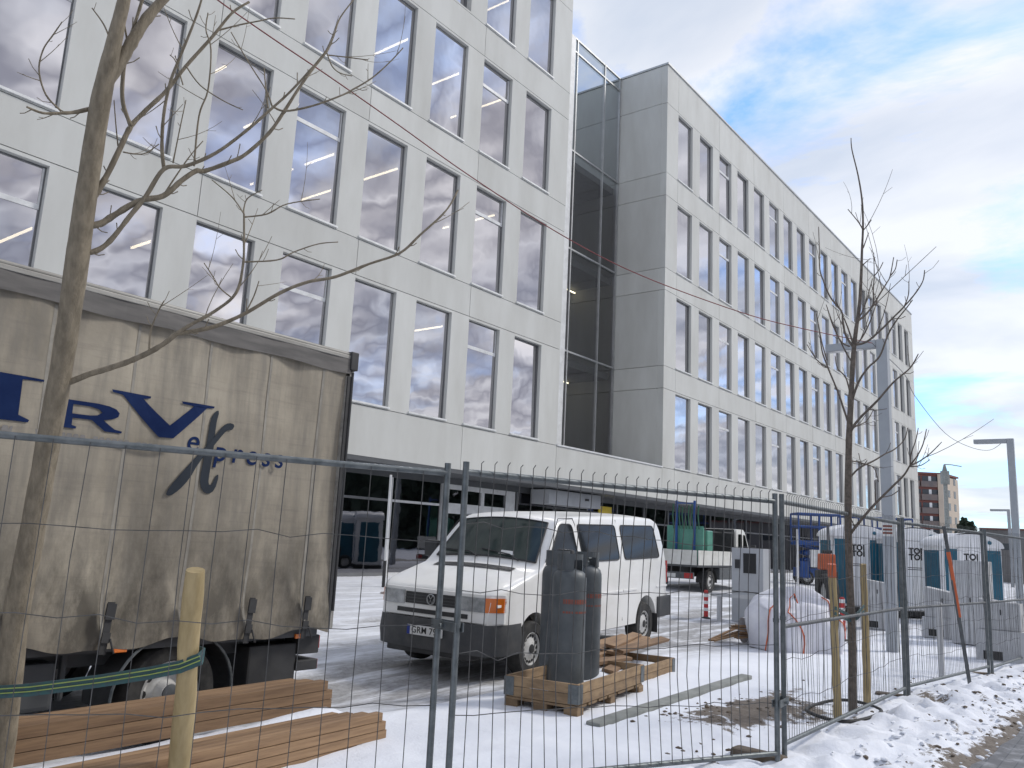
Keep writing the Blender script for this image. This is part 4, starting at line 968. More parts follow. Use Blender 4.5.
# rail gantry wires in the far right
# unseen trees across the street, added to give the windows dark reflections
rg = random.Random(3); mb = MB()
for i in range(150):
    x = -30 + i * 1.5 + rg.uniform(-.5, .5); y = -34 + rg.uniform(-4, 2); h = rg.uniform(8.5, 13); r = rg.uniform(2.0, 3.2)
    for k in range(170):
        t = rg.random(); z = h * (.03 + .97 * t); rad = r * (1 - t) ** .7 * rg.uniform(.2, 1); a_ = rg.uniform(0, 6.28); c = Vector((x + rad * math.cos(a_), y + rad * math.sin(a_), z)); s_ = rg.uniform(.7, 1.5)
        d1 = Vector((rg.gauss(0, 1), rg.gauss(0, .5), rg.gauss(0, 1))).normalized() * s_; d2 = Vector((rg.gauss(0, 1), rg.gauss(0, .5), rg.gauss(0, 1))).normalized() * s_
        mb.add([c - d1, c + d2, c + d1, c - d2 * .6], [(0, 1, 2, 3)])
tag(mb.build('reflection_wood', M['evergreen']), 'unseen belt of evergreens added behind the viewer for dark window reflections', 'wood', kind='stuff')

# ------------------------------------------------------------------ trees (foreground)
def cr(pts, sub=5):
    P_ = [pts[0]] + pts + [pts[-1]]; out = []
    for i in range(1, len(P_) - 2):
        for k in range(sub):
            t = k / sub; a_, b_, c_, d_ = P_[i - 1], P_[i], P_[i + 1], P_[i + 2]
            out.append(tuple(.5 * ((2 * b_[j]) + (-a_[j] + c_[j]) * t + (2 * a_[j] - 5 * b_[j] + 4 * c_[j] - d_[j]) * t * t + (-a_[j] + 3 * b_[j] - 3 * c_[j] + d_[j]) * t ** 3) for j in range(len(b_))))
    out.append(pts[-1]); return out
def tree(name, lb, base, depth0, trunk, branches, m, seed, twig, grp=None):
    rg = random.Random(seed)
    e = empty(name, base, 0, lb, 'tree', grp); inv = Matrix.Translation(-Vector(base))
    def line(pl, dz0, dz1, w0, w1, twist=0):
        pl = cr([tuple(map(float, p)) for p in pl]); n = len(pl); out = []; rs = []
        for i, (x, y) in enumerate(pl):
            t = i / (n - 1); d = depth0 + dz0 + (dz1 - dz0) * t
            out.append(dep(x, y, d)); w_ = w0 + (w1 - w0) * t; rs.append(w_ * d / F / 2)
        return out, rs
    mb = MB(); tp, tr_ = line([p[:2] for p in trunk], 0, 0, 1, 1)
    ws = cr([(float(p[2]),) for p in trunk]); tr_ = [w_[0] * depth0 / F / 2 for w_ in ws]
    tp = [p + Vector((0, 0, 0)) for p in tp]
    tr_ = [r * .92 * (1 + .018 * math.sin(i * 1.3) + .012 * rg.gauss(0, 1)) for i, r in enumerate(tr_)]
    mb.tube(tp, tr_, 14); o = mb.build('trunk', m, e, smooth=70); o.matrix_parent_inverse = inv
    for pl, d0, d1, w0, w1 in branches:
        mb = MB(); pts, rs = line(pl, d0, d1, w0, w1); rs = [r * (1 + .05 * rg.gauss(0, 1)) for r in rs]
        mb.tube(pts, rs, 7)
        # buds and short spurs
        for i in range(3, len(pts) - 1, 3):
            if rg.random() < twig:
                t = (pts[i + 1] - pts[i]).normalized(); sd_ = Vector((rg.gauss(0, 1), rg.gauss(0, 1), rg.gauss(0, 1))).normalized(); sd_ = (sd_ - t * sd_.dot(t) + t * .6).normalized()
                ln = rg.uniform(.02, .10) * (depth0 / 5); r0 = min(rs[i] * .5, .004 * depth0 / 5)
                mb.tube([pts[i], pts[i] + sd_ * ln * .6, pts[i] + sd_ * ln + Vector((0, 0, ln * .2))], [r0, r0 * .8, r0 * .9], 5)
        for i in range(4, len(pts) - 1, 4):
            if rg.random() < twig * .8 and rs[i] < .012 * depth0 / 5:
                t = (pts[i + 1] - pts[i]).normalized(); sd_ = Vector((rg.gauss(0, 1), rg.gauss(0, 1), rg.gauss(.3, .8))).normalized(); sd_ = (sd_ * .9 + t * .7).normalized(); ln = rg.uniform(.12, .38) * depth0 / 5; r0 = min(rs[i] * .55, .0035 * depth0 / 5)
                cv = Vector((rg.gauss(0, .12), rg.gauss(0, .12), rg.uniform(.05, .3))) * ln
                q_ = [pts[i] + sd_ * ln * k / 5 + cv * (k / 5) ** 2 for k in range(6)]; mb.tube(q_, [r0 * (1 - .1 * k) for k in range(6)], 5)
                mb.tube([q_[3], q_[3] + (sd_ + Vector((rg.gauss(0, .8), rg.gauss(0, .8), .2))).normalized() * ln * .18], [r0 * .6, r0 * .5], 4)
        ob = mb.build('branch', m, e, smooth=70); ob.matrix_parent_inverse = inv
    return e
b1 = [
 ([(104, 85), (122, 58), (137, 33), (150, 14), (168, -6), (190, -30)], 0, .3, 14, 8),
 ([(89, 109), (76, 112), (63, 113), (43, 113), (27, 107)], 0, -.3, 4.5, 2), ([(61, 111), (46, 95), (39, 71), (43, 50), (53, 35), (62, 22)], -.15, -.4, 2, 1.2),
 ([(89, 203), (100, 187), (110, 169), (121, 146), (131, 126), (146, 110), (166, 91), (186, 66), (212, 37), (232, 13), (249, 2)], 0, .6, 7, 2.2),
 ([(131, 126), (123, 103), (123, 76), (128, 46), (136, 20), (145, -8)], .2, .1, 4.5, 3), ([(128, 46), (124, 20), (122, -5)], .1, 0, 2, 1.5),
 ([(216, 31), (239, 25), (259, 21), (275, 18), (295, 19)], .5, .7, 1.8, 1.1), ([(118, 146), (116, 126), (114, 100)], .2, .1, 1.5, 1), ([(123, 152), (135, 154), (146, 153), (159, 144)], .2, .3, 1.6, 1),
 ([(86, 226), (100, 224), (113, 216), (139, 201), (163, 196), (181, 181), (196, 171), (205, 171), (230, 162), (246, 154), (269, 133), (285, 110), (299, 88), (315, 66), (327, 51), (334, 35), (340, 18), (355, -2)], 0, .9, 7, 1.2),
 ([(83, 253), (96, 251), (110, 241), (130, 216), (146, 196), (164, 169), (186, 166), (216, 153), (246, 131), (269, 111), (292, 90), (319, 60), (332, 43)], 0, .5, 6, 1.8),
 ([(164, 169), (162, 146), (164, 113), (171, 80), (183, 50), (196, 17), (203, -5)], .25, .1, 4, 2), ([(194, 166), (199, 116), (208, 90), (211, 50), (206, 30), (208, 13)], .3, .5, 2, 1.2),
 ([(173, 163), (179, 133), (186, 100)], .3, .2, 1.7, 1), ([(163, 196), (176, 176), (190, 156), (203, 141)], .4, .5, 1.9, 1), ([(272, 106), (266, 90), (249, 63), (231, 32)], .45, .3, 1.7, 1), ([(268, 108), (266, 90), (264, 68)], .45, .5, 2, 1.2),
 ([(272, 106), (285, 111), (312, 106), (340, 96), (352, 90), (372, 78), (390, 62), (403, 48)], .5, .9, 2.3, 1.2), ([(327, 55), (345, 57), (368, 60)], .85, 1, 1.5, 1), ([(327, 53), (332, 66), (340, 73), (352, 76)], .85, .8, 1.5, 1),
 ([(186, 66), (200, 85), (222, 100), (243, 110)], .4, .5, 1.5, 1), ([(112, 45), (104, 25), (92, 8)], 0, -.1, 1.8, 1.2), ([(183, 85), (176, 62), (170, 55)], .3, .3, 1.4, 1),
 ([(64, 384), (75, 380), (90, 374), (110, 368), (130, 361), (150, 352), (165, 343), (176, 334)], 0, .15, 6.5, 5),
 ([(176, 334), (190, 325), (215, 311), (236, 293), (243, 265), (244, 240), (244, 214)], .15, .3, 4.2, 1.8),
 ([(244, 214), (232, 197), (212, 180)], .3, .35, 1.6, 1), ([(244, 216), (244, 208), (248, 198), (262, 190)], .3, .35, 1.6, 1), ([(245, 217), (267, 214), (287, 204), (320, 199)], .3, .4, 1.8, 1), ([(243, 262), (277, 260), (294, 252), (318, 244), (338, 242)], .28, .5, 1.8, 1),
 ([(176, 334), (200, 330), (219, 325), (246, 313), (280, 293), (308, 282), (335, 277), (369, 264), (400, 253), (420, 235), (440, 217), (450, 205), (458, 190)], .15, .9, 4.6, 1.6),
 ([(149, 351), (151, 330), (158, 312), (164, 301)], .1, 0, 2, 1.3), ([(232, 298), (220, 288), (212, 275), (204, 263)], .25, .1, 1.6, 1), ([(246, 312), (254, 296), (259, 281)], .3, .3, 1.7, 1.1),
]
t1 = [(-6, 800, 29), (2, 740, 28), (9, 680, 27), (17, 610, 26), (27, 560, 25.5), (38, 500, 24.5), (47, 450, 24), (56, 400, 23.5), (66, 340, 22.5), (77, 262, 24), (84, 210, 22.5), (93, 150, 21.5), (101, 100, 20.5), (110, 60, 18), (118, 25, 14.5), (124, 0, 13), (133, -45, 12), (142, -90, 10)]
T1D = dep(2, 740, 1); 
tree('street_tree', 'bare grey-brown tree in the foreground left, in front of the truck', dep(-8, 800, 4.82), 4.82, t1, b1, M['bark'], 1, .45)
o_ = lambda x, y: (780 + x / 4.267, 180 + y / 4.267)
u_ = lambda x, y: (800 + x / 4.268, 300 + y / 4.268)
v_ = lambda x, y: (780 + x / 4.267, 360 + y / 4.267)
def mp_(f, *p): return [f(*a) for a in p]
b2 = [
 (mp_(o_, (355, 215), (335, 180), (290, 125)), 0, .1, 1.4, .8), (mp_(o_, (355, 215), (372, 195), (390, 170)), 0, -.1, 1.3, .8), (mp_(o_, (355, 290), (366, 260), (378, 225)), 0, .1, 1.3, .8), (mp_(o_, (345, 370), (365, 352), (385, 335)), 0, 0, 1.3, .8),
 (mp_(o_, (332, 602), (370, 570), (400, 530), (430, 480), (455, 440), (470, 410), (485, 330)), 0, .4, 2.2, .9), (mp_(o_, (400, 525), (398, 470), (402, 410), (400, 310)), .2, .1, 1.4, .8), (mp_(o_, (402, 410), (425, 380), (440, 350)), .1, .1, 1.2, .8), (mp_(o_, (470, 410), (492, 380), (500, 340)), .35, .4, 1.2, .8),
 (mp_(o_, (315, 705), (370, 690), (430, 640), (480, 590), (530, 540), (580, 480), (610, 430), (617, 385)), 0, -.4, 2.4, .9), (mp_(o_, (530, 540), (548, 490), (550, 430)), -.25, -.3, 1.3, .8),
 (mp_(o_, (310, 710), (280, 660), (268, 600), (262, 560), (215, 500), (185, 430), (170, 380), (168, 300), (165, 200)), 0, .5, 2.4, .8), (mp_(o_, (296, 710), (262, 690), (225, 620), (200, 540)), 0, .3, 1.7, .8), (mp_(o_, (200, 768), (178, 690), (165, 620), (155, 570)), .2, .4, 1.4, .8), (mp_(o_, (330, 605), (352, 560), (370, 510), (395, 420)), 0, -.2, 1.6, .8),
 (mp_(u_, (222, 430), (250, 350), (290, 290), (340, 240), (375, 150), (410, 90), (450, 40), (480, 0)), 0, -.5, 2.6, 1), (mp_(u_, (216, 560), (250, 510), (330, 430), (400, 350), (470, 290), (505, 230)), 0, -.4, 3.2, 1),
 (mp_(u_, (205, 520), (185, 460), (165, 400), (120, 290), (95, 220), (85, 150), (75, 80)), 0, .4, 2.4, .9), (mp_(u_, (120, 290), (85, 268), (60, 240), (30, 190)), .25, .3, 1.4, .8), (mp_(u_, (225, 270), (200, 230), (170, 170), (140, 100), (112, 20)), 0, .3, 1.8, .8), (mp_(u_, (212, 390), (195, 330), (160, 290), (150, 240)), 0, .3, 1.6, .8), (mp_(u_, (232, 200), (265, 160), (300, 90), (330, 0)), 0, .2, 1.9, .9), (mp_(u_, (228, 190), (205, 120), (180, 60), (150, 0)), 0, -.2, 1.9, .9),
 (mp_(v_, (298, 745), (340, 690), (400, 620), (480, 540), (530, 490), (555, 450), (585, 410), (610, 360), (625, 295)), 0, -.6, 3.0, .9), (mp_(v_, (555, 450), (590, 435), (640, 400), (690, 350)), -.4, -.6, 1.7, .8), (mp_(v_, (555, 445), (560, 400), (580, 340), (590, 290)), -.4, -.5, 1.4, .8), (mp_(v_, (555, 455), (600, 450), (640, 425)), -.4, -.5, 1.3, .8),
 (mp_(v_, (300, 500), (340, 460), (400, 430), (450, 400), (490, 380), (530, 340), (545, 290)), 0, .4, 2, .9), (mp_(v_, (302, 430), (350, 440), (400, 460), (420, 520)), 0, .3, 1.4, .8), (mp_(v_, (296, 300), (330, 280), (370, 260), (400, 210)), 0, .3, 1.6, .8),
]
t2 = [(854, 745, 9.5), (853, 722, 9.3), (852, 640, 8.6), (849, 560, 8), (848, 500, 7.6), (849, 440, 6.8), (851, 400, 6.0), (853, 360, 5.2), (856, 330, 4.4), (859, 310, 3.8), (861, 280, 3.2), (862, 250, 2.5), (863, 225, 2.2), (862, 200, 1.9), (858, 175, 1.5), (852, 150, 1.2), (851, 138, .9)]
tree('young_tree', 'thin bare young tree held by two stakes behind the fence', (8.95, 2.52, 0), 8.45, t2, b2, M['bark2'], 2, .35)

# ------------------------------------------------------------------ stakes and straps
def stake(p0, p1, w_, lb, seed):
    p0, p1 = Vector(p0), Vector(p1); mb = MB(); n = 10; rg = random.Random(seed)
    mb.tube([p0 + (p1 - p0) * (i / n) + Vector((rg.gauss(0, .003), rg.gauss(0, .003), 0)) for i in range(n + 1)] , [w_ / 2 * (1 + .05 * rg.gauss(0, 1)) * (1.1 - .12 * i / n) for i in range(n)] + [w_ / 2 * .9], 10)
    o = mb.build('tree_stake', M['stakewood'], None, smooth=50); return tag(o, lb, 'stake', 'peeled wooden tree stakes')
s1b, s1t = dep(176, 815, 4.9), dep(195, 570, 4.72)
o = stake(s1b, s1t, .115, 'thick pale wooden stake at left tied with a green strap', 1)
stake(dep(838, 729, 8.15), dep(832, 566, 8.2), .075, 'pale stake left of the young tree with an orange top', 2)
mb = MB(); a_, b_ = dep(832, 577, 8.2), dep(831.6, 564, 8.2); mb.tube([a_, b_], .042, 10); mb.build('orange_cap', M['orange'], C.objects['tree_stake.001'])
stake(dep(868, 710, 9.2), dep(863, 564, 9.2), .078, 'pale stake right of the young tree', 3)
def strapm(pts, w_, name, m, parent=None, lb=None, cat=None, grp=None, th=.004):
    mb = MB(); pts = [Vector(p) for p in pts]; vs = []
    for i, p in enumerate(pts):
        t = (pts[min(i + 1, len(pts) - 1)] - pts[max(0, i - 1)]).normalized(); n_ = t.cross(Vector((0, 0, 1))).normalized(); u = n_.cross(t).normalized()
        for a_, b_ in ((-1, -1), (1, -1), (1, 1), (-1, 1)): vs.append(p + u * a_ * w_ / 2 + n_ * b_ * th)
    fs = [(i * 4 + k, (i + 1) * 4 + k, (i + 1) * 4 + (k + 1) % 4, i * 4 + (k + 1) % 4) for i in range(len(pts) - 1) for k in range(4)] + [(0, 1, 2, 3), tuple((len(pts) - 1) * 4 + k for k in (3, 2, 1, 0))]
    mb.add(vs, fs); o = mb.build(name, m, parent)
    if lb: tag(o, lb, cat, grp)
    return o
base = [(-60, 700, 4.72), (0, 692, 4.71), (30, 690, 4.71), (100, 681, 4.74), (150, 673, 4.78), (180, 667, 4.72), (200, 659, 4.73), (204, 654, 4.80), (197, 652, 4.86)]
sg = strapm([dep(*p) for p in base], .07, 'tree_strap', M['strapgreen'], None, 'wide green strap with yellow threads tying tree to stake', 'strap')
for dy in (-3, 1.5): strapm([dep(p[0], p[1] + dy, p[2] - .012) for p in base[:7]], .006, 'yellow_thread', M['strapyellow'], sg, th=.002)
for dz in (0, .045):
    strapm([dep(835, 608 + dz * 120, 8.12), dep(845, 613 + dz * 120, 8.3), dep(850, 616 + dz * 100, 8.4), dep(857, 614 + dz * 100, 8.5), dep(864, 606 + dz * 120, 9.1)], .03, 'tree_strap', M['strapgreen'], None, ['upper', 'lower'][dz > 0] + ' green strap holding the young tree between its stakes', 'strap')
mb = MB(); ctr = Vector((9.27, 2.68, .05)); mb.tube([ctr + Vector((.62 * math.cos(a), .33 * math.sin(a), .012 * math.sin(3 * a))) for a in [2 * PI * i / 40 for i in range(41)]], .017, 8, False)
tag(mb.build('hose_ring', M['hose']), 'black hose loop lying round the young tree', 'hose')
mb = MB(); mb.tube([dep(862, 720, 8.3), dep(880, 724, 8.2), dep(897, 722, 8.2)], .02, 8); tag(mb.build('hose_end', M['hose']), 'short black hose end beside the hose loop', 'hose')
# peg
mb = MB(); mb.box((-.035, -.035, -.1), (.035, .035, 1.02)); tag(mb.build('grey_peg', M['cabinet2'], None, loc=(13.28, 2.51, 0), bevel=.005), 'grey square marker post right of the big lamp', 'marker post')
# red-and-white delineators
def bollard(x, y, h, lb, style):
    z = ground_h(x, y); e = empty('bollard', (x, y, z - .02), 0, lb, 'bollard', 'red and white plastic bollards')
    mb = MB(); mb.lathe([(.05, 0), (.05, h), (.035, h + .03)], 14); mb.build('tube', M['red'], e, smooth=40)
    for i in range(3):
        zz = h * (.30 + .25 * i) if style else h * (.5 + .2 * i); mb = MB(); mb.lathe([(.052, zz), (.052, zz + .07)], 14); mb.build('white_band', M['whitep'], e, smooth=40)
    mb = MB(); mb.lathe([(.12, 0), (.10, .04), (.05, .06)], 14); mb.build('base', M['black'], e, smooth=40)
bollard(18.3, 8.3, .62, 'red and white bollard left of the ticket cabinet', True)
bollard(16.96, 4.89, .80, 'red bollard half hidden behind the young tree', False)
mb = MB(); e = empty('marker_pole', dep(798, 592, 17.2), 0, 'thin white pole with dark foot behind the white sack', 'pole')
e.location.z = .15
for nm, z0, z1, r_, m_ in (('pole', .35, 1.95, .022, M['whitep']), ('dark_sleeve', .18, .75, .035, M['black']), ('orange_sleeve', -.15, .28, .06, M['red'])):
    mb = MB(); mb.tube([(0, 0, z0), (0, 0, z1)], r_, 10); mb.build(nm, m_, e, smooth=40)
q = at(383, 590, 2, .3); e = empty('white_pole', (q.x, q.y, .25), 0, 'slim white pole with dark foot beside the truck', 'pole')
qt = dep(391, 475, (q - O).dot(FW)) - Vector((q.x, q.y, .25)); mb = MB(); mb.tube([(0, 0, 0), tuple(qt * .27)], .04, 10); mb.build('foot', M['black'], e); mb = MB(); mb.tube([tuple(qt * .27), tuple(qt)], .03, 10); mb.build('shaft', M['whitep'], e)

# ------------------------------------------------------------------ gas cylinders in crate
def cyl(x, y, z, r, h, lb, rz=0):
    e = empty('gas_cylinder', (x, y, z), rz, lb, 'gas cylinder', 'tall slate grey gas cylinders')
    mb = MB(); mb.lathe([(r * .9, 0), (r, .02), (r, h - .12), (r * .985, h - .08), (r * .90, h - .035), (r * .72, h - .008), (r * .35, h + .01), (.02, h + .012)], 36); mb.build('shell', M['cyl'], e, smooth=40)
    mb = MB(); mb.lathe([(.035, h + .005), (.03, h + .05), (.02, h + .06), (.02, h + .11)], 14); mb.tube([(-.05, 0, h + .085), (.06, 0, h + .085)], .014, 8); mb.build('valve', M['galv'], e, smooth=40)
    mb = MB()
    n = 28
    for k in range(n):
        a, b = 2 * PI * k / n, 2 * PI * (k + 1) / n
        if k % 14 in (4, 5, 6, 7): lo_ = h + .10
        else: lo_ = h - .005
        for ra, rb in ((.125, .13),):
            vs = [(ra * math.cos(t), ra * math.sin(t), zz) for t in (a, b) for zz in (lo_, h + .155)] + [(rb * math.cos(t), rb * math.sin(t), zz) for t in (a, b) for zz in (lo_, h + .155)]
            mb.add(vs, [(0, 2, 3, 1), (4, 5, 7, 6), (1, 3, 7, 5), (0, 4, 6, 2)])
    mb.build('collar', M['cyl'], e)
    rg = random.Random(int(x * 77))
    for row, zz in ((0, h - .33), (1, h - .42)):
        mb = MB()
        a = -2.9
        while a < -.35:
            w_ = rg.uniform(.05, .17)
            mb.add([((r + .002) * math.cos(t), (r + .002) * math.sin(t), zz + q) for t in (a, a + w_ / 2, a + w_) for q in (0, .045 if row == 0 else .02)], [(0, 2, 3, 1), (2, 4, 5, 3)]); a += w_ + rg.uniform(.03, .08)
        mb.build('red_lettering', M['cyltrim'], e)
    return e
q = dep(556.5, 600, 8.95); cyl(q.x, q.y, .14, .165, 1.22, 'tall slate gas cylinder standing at the back left of its crate', .5)
q = dep(569, 600, 8.35); cyl(q.x, q.y, .14, .172, 1.20, 'slate gas cylinder nearest the fence in the crate')
q = dep(586, 600, 9.05); cyl(q.x, q.y, .14, .165, 1.22, 'slate gas cylinder on the right of its crate', -.3)
# pallet + collar frame
def collar(px, py, L1, L2, rz, z0, h, lb, pal):
    e = empty('pallet_crate', (px, py, 0), rz, lb, 'pallet crate', 'pallet collars on the snow')
    t = .025
    rows = 2
    for nm, a, b in (('front', (0, 0), (L1, t)), ('back', (0, L2 - t), (L1, L2)), ('left', (0, t + .002), (t, L2 - t - .002)), ('right', (L1 - t, t + .002), (L1, L2 - t - .002))):
        mb = MB()
        for k in range(rows): mb.box((a[0], a[1], z0 + k * h / rows + .003), (b[0], b[1], z0 + (k + 1) * h / rows - .002))
        mb.build('board', M['crate'], e, bevel=.004)
    for x, y in ((-.006, -.006), (L1 - .1, -.006), (-.006, L2 - .1), (L1 - .1, L2 - .1)):
        mb = MB(); mb.box((x, -.005 if y < 0 else L2 + .001, z0 + .01), (x + .106, -.001 if y < 0 else L2 + .006, z0 + h - .01)); xx = -.006 if x < 0 else L1 + .001
        mb.box((xx, max(y, 0), z0 + .01), (xx + .005, max(y, 0) + .1, z0 + h - .01)); mb.build('hinge', M['galv'], e)
    if pal:
        mb = MB()
        for y in (0.0, L2 / 2 - .07, L2 - .145):
            for x in (0, L1 / 2 - .07, L1 - .145): mb.box((x, y + .002, .03), (x + .14, y + .14, .115))
            mb.box((0, y, 0), (L1, y + .12, .029))
        for i in range(7): mb.box((.002 + i * L1 / 7, 0.001, .1165), (.002 + (i + .8) * L1 / 7, L2 - .001, .138))
        mb.build('pallet', M['crate'], e)
    return e
c0 = Vector((6.75, 4.31, 0)); rzc = .15
collar(c0.x, c0.y, 1.75, .77, rzc, .142, .19, 'wooden pallet crate holding the gas cylinders', True)
c1 = c0 + Vector((math.cos(rzc), math.sin(rzc), 0)) * 1.95 + Vector((-math.sin(rzc), math.cos(rzc), 0)) * .22
collar(c1.x, c1.y, 1.5, .8, rzc * .9, .03, .19, 'low wooden pallet collar with loose planks and snow', False)
mb = MB(); mb.grid(20, 12, lambda a, b: Vector((c0.x, c0.y, 0)) + Matrix.Rotation(rzc, 3, 'Z') @ Vector((.04 + 1.67 * a, .04 + .69 * b, .16 + .10 * sstep(.5, .9, a) + .03 * noise.noise(Vector((a * 6, b * 5, 0)))))); tag(mb.build('snow_in_crate', M['snowcap'], None, smooth=80), 'snow lying inside the cylinder crate', 'snow', kind='stuff')
mb = MB(); mb.grid(16, 10, lambda a, b: c1 + Matrix.Rotation(rzc * .9, 3, 'Z') @ Vector((.04 + 1.42 * a, .04 + .72 * b, .12 + .05 * noise.noise(Vector((a * 6, b * 5, 7)))))); tag(mb.build('snow_in_collar', M['snowcap'], None, smooth=80), 'snow lying inside the low pallet collar', 'snow', kind='stuff')
rg = random.Random(9)
pcols = [(.05, .35, .24, 1.9, .10), (.15, .45, .275, 2.0, .02), (.0, .6, .26, 1.7, -.06), (.3, .3, .305, 1.8, .12), (.4, .52, .31, 1.7, .05), (-.45, .25, .27, .7, -.25), (-.55, .0, .22, .4, .1), (.1, .7, .30, 1.9, .04), (.5, .4, .345, 1.5, .14), (.25, .2, .335, 1.6, -.02)]
for i, (dx, dy, z, ln, r_) in enumerate(pcols):
    q = c1 + Matrix.Rotation(rzc, 3, 'Z') @ Vector((dx, dy, 0)); mb = MB(); mb.box((0, 0, 0), (ln, .13, .035)); 
    tag(mb.build('plank', M['lumber'], None, loc=(q.x, q.y, z + .02), rot=(.02 * i, -.01, rzc + r_), bevel=.003), 'loose brown plank lying across the low pallet collar', 'plank', 'planks on the low collar')
# lumber stacks
def stack(x1, y0, z0, ln, ang, cols, rows, w_, h, lb, grp, seed, skip=0):
    rg = random.Random(seed)
    for c in range(cols):
        for r_ in range(rows):
            if r_ == rows - 1 and c < skip: continue
            l_ = ln + rg.uniform(-.03, .03); mb = MB(); mb.box((-l_, 0, 0), (0, w_ - .006, h - .004))
            off = Matrix.Rotation(ang, 3, 'Z') @ Vector((rg.uniform(-.04, .0) + .03 * (rows - 1 - r_) - .09 * c, c * w_ + rg.uniform(-.004, .004), 0))
            tag(mb.build('plank', M['lumber'], None, loc=(x1 + off.x, y0 + off.y, z0 + r_ * h), rot=(0, 0, ang + rg.gauss(0, .002)), bevel=.003), lb, 'plank', grp)
stack(4.92, 5.60, .15, 3.4, .054, 3, 3, .10, .076, 'sawn brown plank in the rear stack, beside the truck wheel', 'planks of the rear stack', 4)
stack(4.86, 4.88, -.02, 2.5, .07, 4, 4, .075, .066, 'sawn brown plank in the front stack, nearest the fence', 'planks of the front stack', 6)
# kerb stone lying
ka, kb_ = Vector((6.55, 4.02, 0)), Vector((10.4, 4.17, 0)); kd = kb_ - ka
mb = MB(); mb.box((0, -.07, -.05), (kd.length, .075, .05)); tag(mb.build('kerb_stone', M['kerbstone'], None, loc=(ka.x, ka.y, .03), rot=(.03, -.005, math.atan2(kd.y, kd.x)), bevel=.015), 'long grey concrete kerb lying in snow before the crate', 'kerb')

# ------------------------------------------------------------------ cabinets
def cabinet(x, y, z, w_, d_, h, rz, lb, cat, plinth=None, slope=.0, m=None, win=None, name='utility_cabinet'):
    e = empty(name, (x, y, z), rz, lb, cat); m = m or M['cabinet2']; z0 = plinth[2] if plinth else 0
    if plinth: mb = MB(); mb.box((-plinth[0] / 2, -plinth[1] / 2, 0), (plinth[0] / 2, plinth[1] / 2, plinth[2])); pb = mb.build('plinth', M['cabinet2'], e, bevel=.015); mb = MB(); mb.box((-plinth[0] / 2 - .003, -.02, .04), (-plinth[0] / 2 - .001, .26, .18)); mb.build('plinth_opening', M['ink'], pb)
    mb = MB(); poly = [(-d_ / 2, z0), (d_ / 2, z0), (d_ / 2, z0 + h - slope), (-d_ / 2, z0 + h)]
    mb.prism([(-d_ / 2, z0 + .002), (d_ / 2, z0 + .002), (d_ / 2, z0 + h), (-d_ / 2, z0 + h - slope)], lambda u, zz, t: Vector((t, u, zz)), -w_ / 2, w_ / 2); bd = mb.build('body', m, e, bevel=.015)
    mb = MB(); mb.box((-w_ / 2 - .008, -d_ / 2 + .04, z0 + .06), (-w_ / 2 - .001, -.004, z0 + h - slope - .05)); mb.box((-w_ / 2 - .008, .004, z0 + .06), (-w_ / 2 - .001, d_ / 2 - .04, z0 + h - slope - .05)); mb.build('door', m, e, bevel=.003)
    mb = MB(); mb.box((-w_ / 2 - .02, -.03, z0 + h * .5), (-w_ / 2 - .009, -.012, z0 + h * .5 + .09)); mb.build('handle', M['black'], e)
    return e
# ticket/switch cabinet: faces the camera
tk = empty('switch_cabinet', (18.55, 7.45, .02), 0, 'grey steel switch cabinet with a black window, right of the pickup', 'cabinet')
qa = at(729, 612, 0, 18.4); qb = at(761, 612, 0, 18.4)
hh = at(745, 549, 0, 18.4).z; wl_, wr_ = qa.y - 7.45, qb.y - 7.45
mb = MB(); mb.box((0, wr_, 0), (.45, wl_, hh)); mb.build('body', M['cabinet'], tk, bevel=.01)
mb = MB(); mb.box((-.012, wr_ + (wl_ - wr_) * .22, hh * .66), (-.001, wr_ + (wl_ - wr_) * .62, hh * .93)); mb.build('display_window', M['ink'], tk); 
mb = MB(); mb.box((-.03, wr_ + (wl_ - wr_) * .72, hh * .72), (-.001, wr_ + (wl_ - wr_) * .88, hh * .84)); mb.build('switch', M['black'], tk)
mb = MB(); mb.box((-.006, wr_ + .01, hh * .40), (-.002, wl_ - .01, hh * .41)); mb.build('seam', M['ink'], tk)
gr_ = empty('guard_rail', (18.1, 7.45, .0), 0, 'low grey guard rail around the switch cabinet', 'guard rail')
mb = MB()
for y in (wr_ - .22, wl_ + .12): mb.box((0, y - .04, -.05), (.08, y + .04, .62))
mb.build('post', M['cabinet2'], gr_); mb = MB(); mb.box((.0, wr_ - .35, .56), (-.02, wl_ + .3, .64)); mb.build('rail', M['cabinet2'], gr_)
cabinet(20.6, 5.15, .0, .32, .62, .62, .1, 'grey plastic cabinet in front of the leftmost portable toilet', 'utility cabinet', (.36, .72, .48), .08)
cabinet(19.9, 3.66, .0, .40, .66, .62, -.05, 'grey sloped-top cabinet between the middle and right portable toilets', 'utility cabinet', (.45, .78, .42), .12)
cabinet(19.2, 3.02, .0, .45, .70, 1.62, -.05, 'tall grey cabinet covering the rightmost portable toilet', 'utility cabinet')
cabinet(16.6, 2.18, -.02, .40, .62, .50, .0, 'low wide grey cabinet on a concrete plinth near the right edge', 'utility cabinet', (.50, .74, .52), .05)

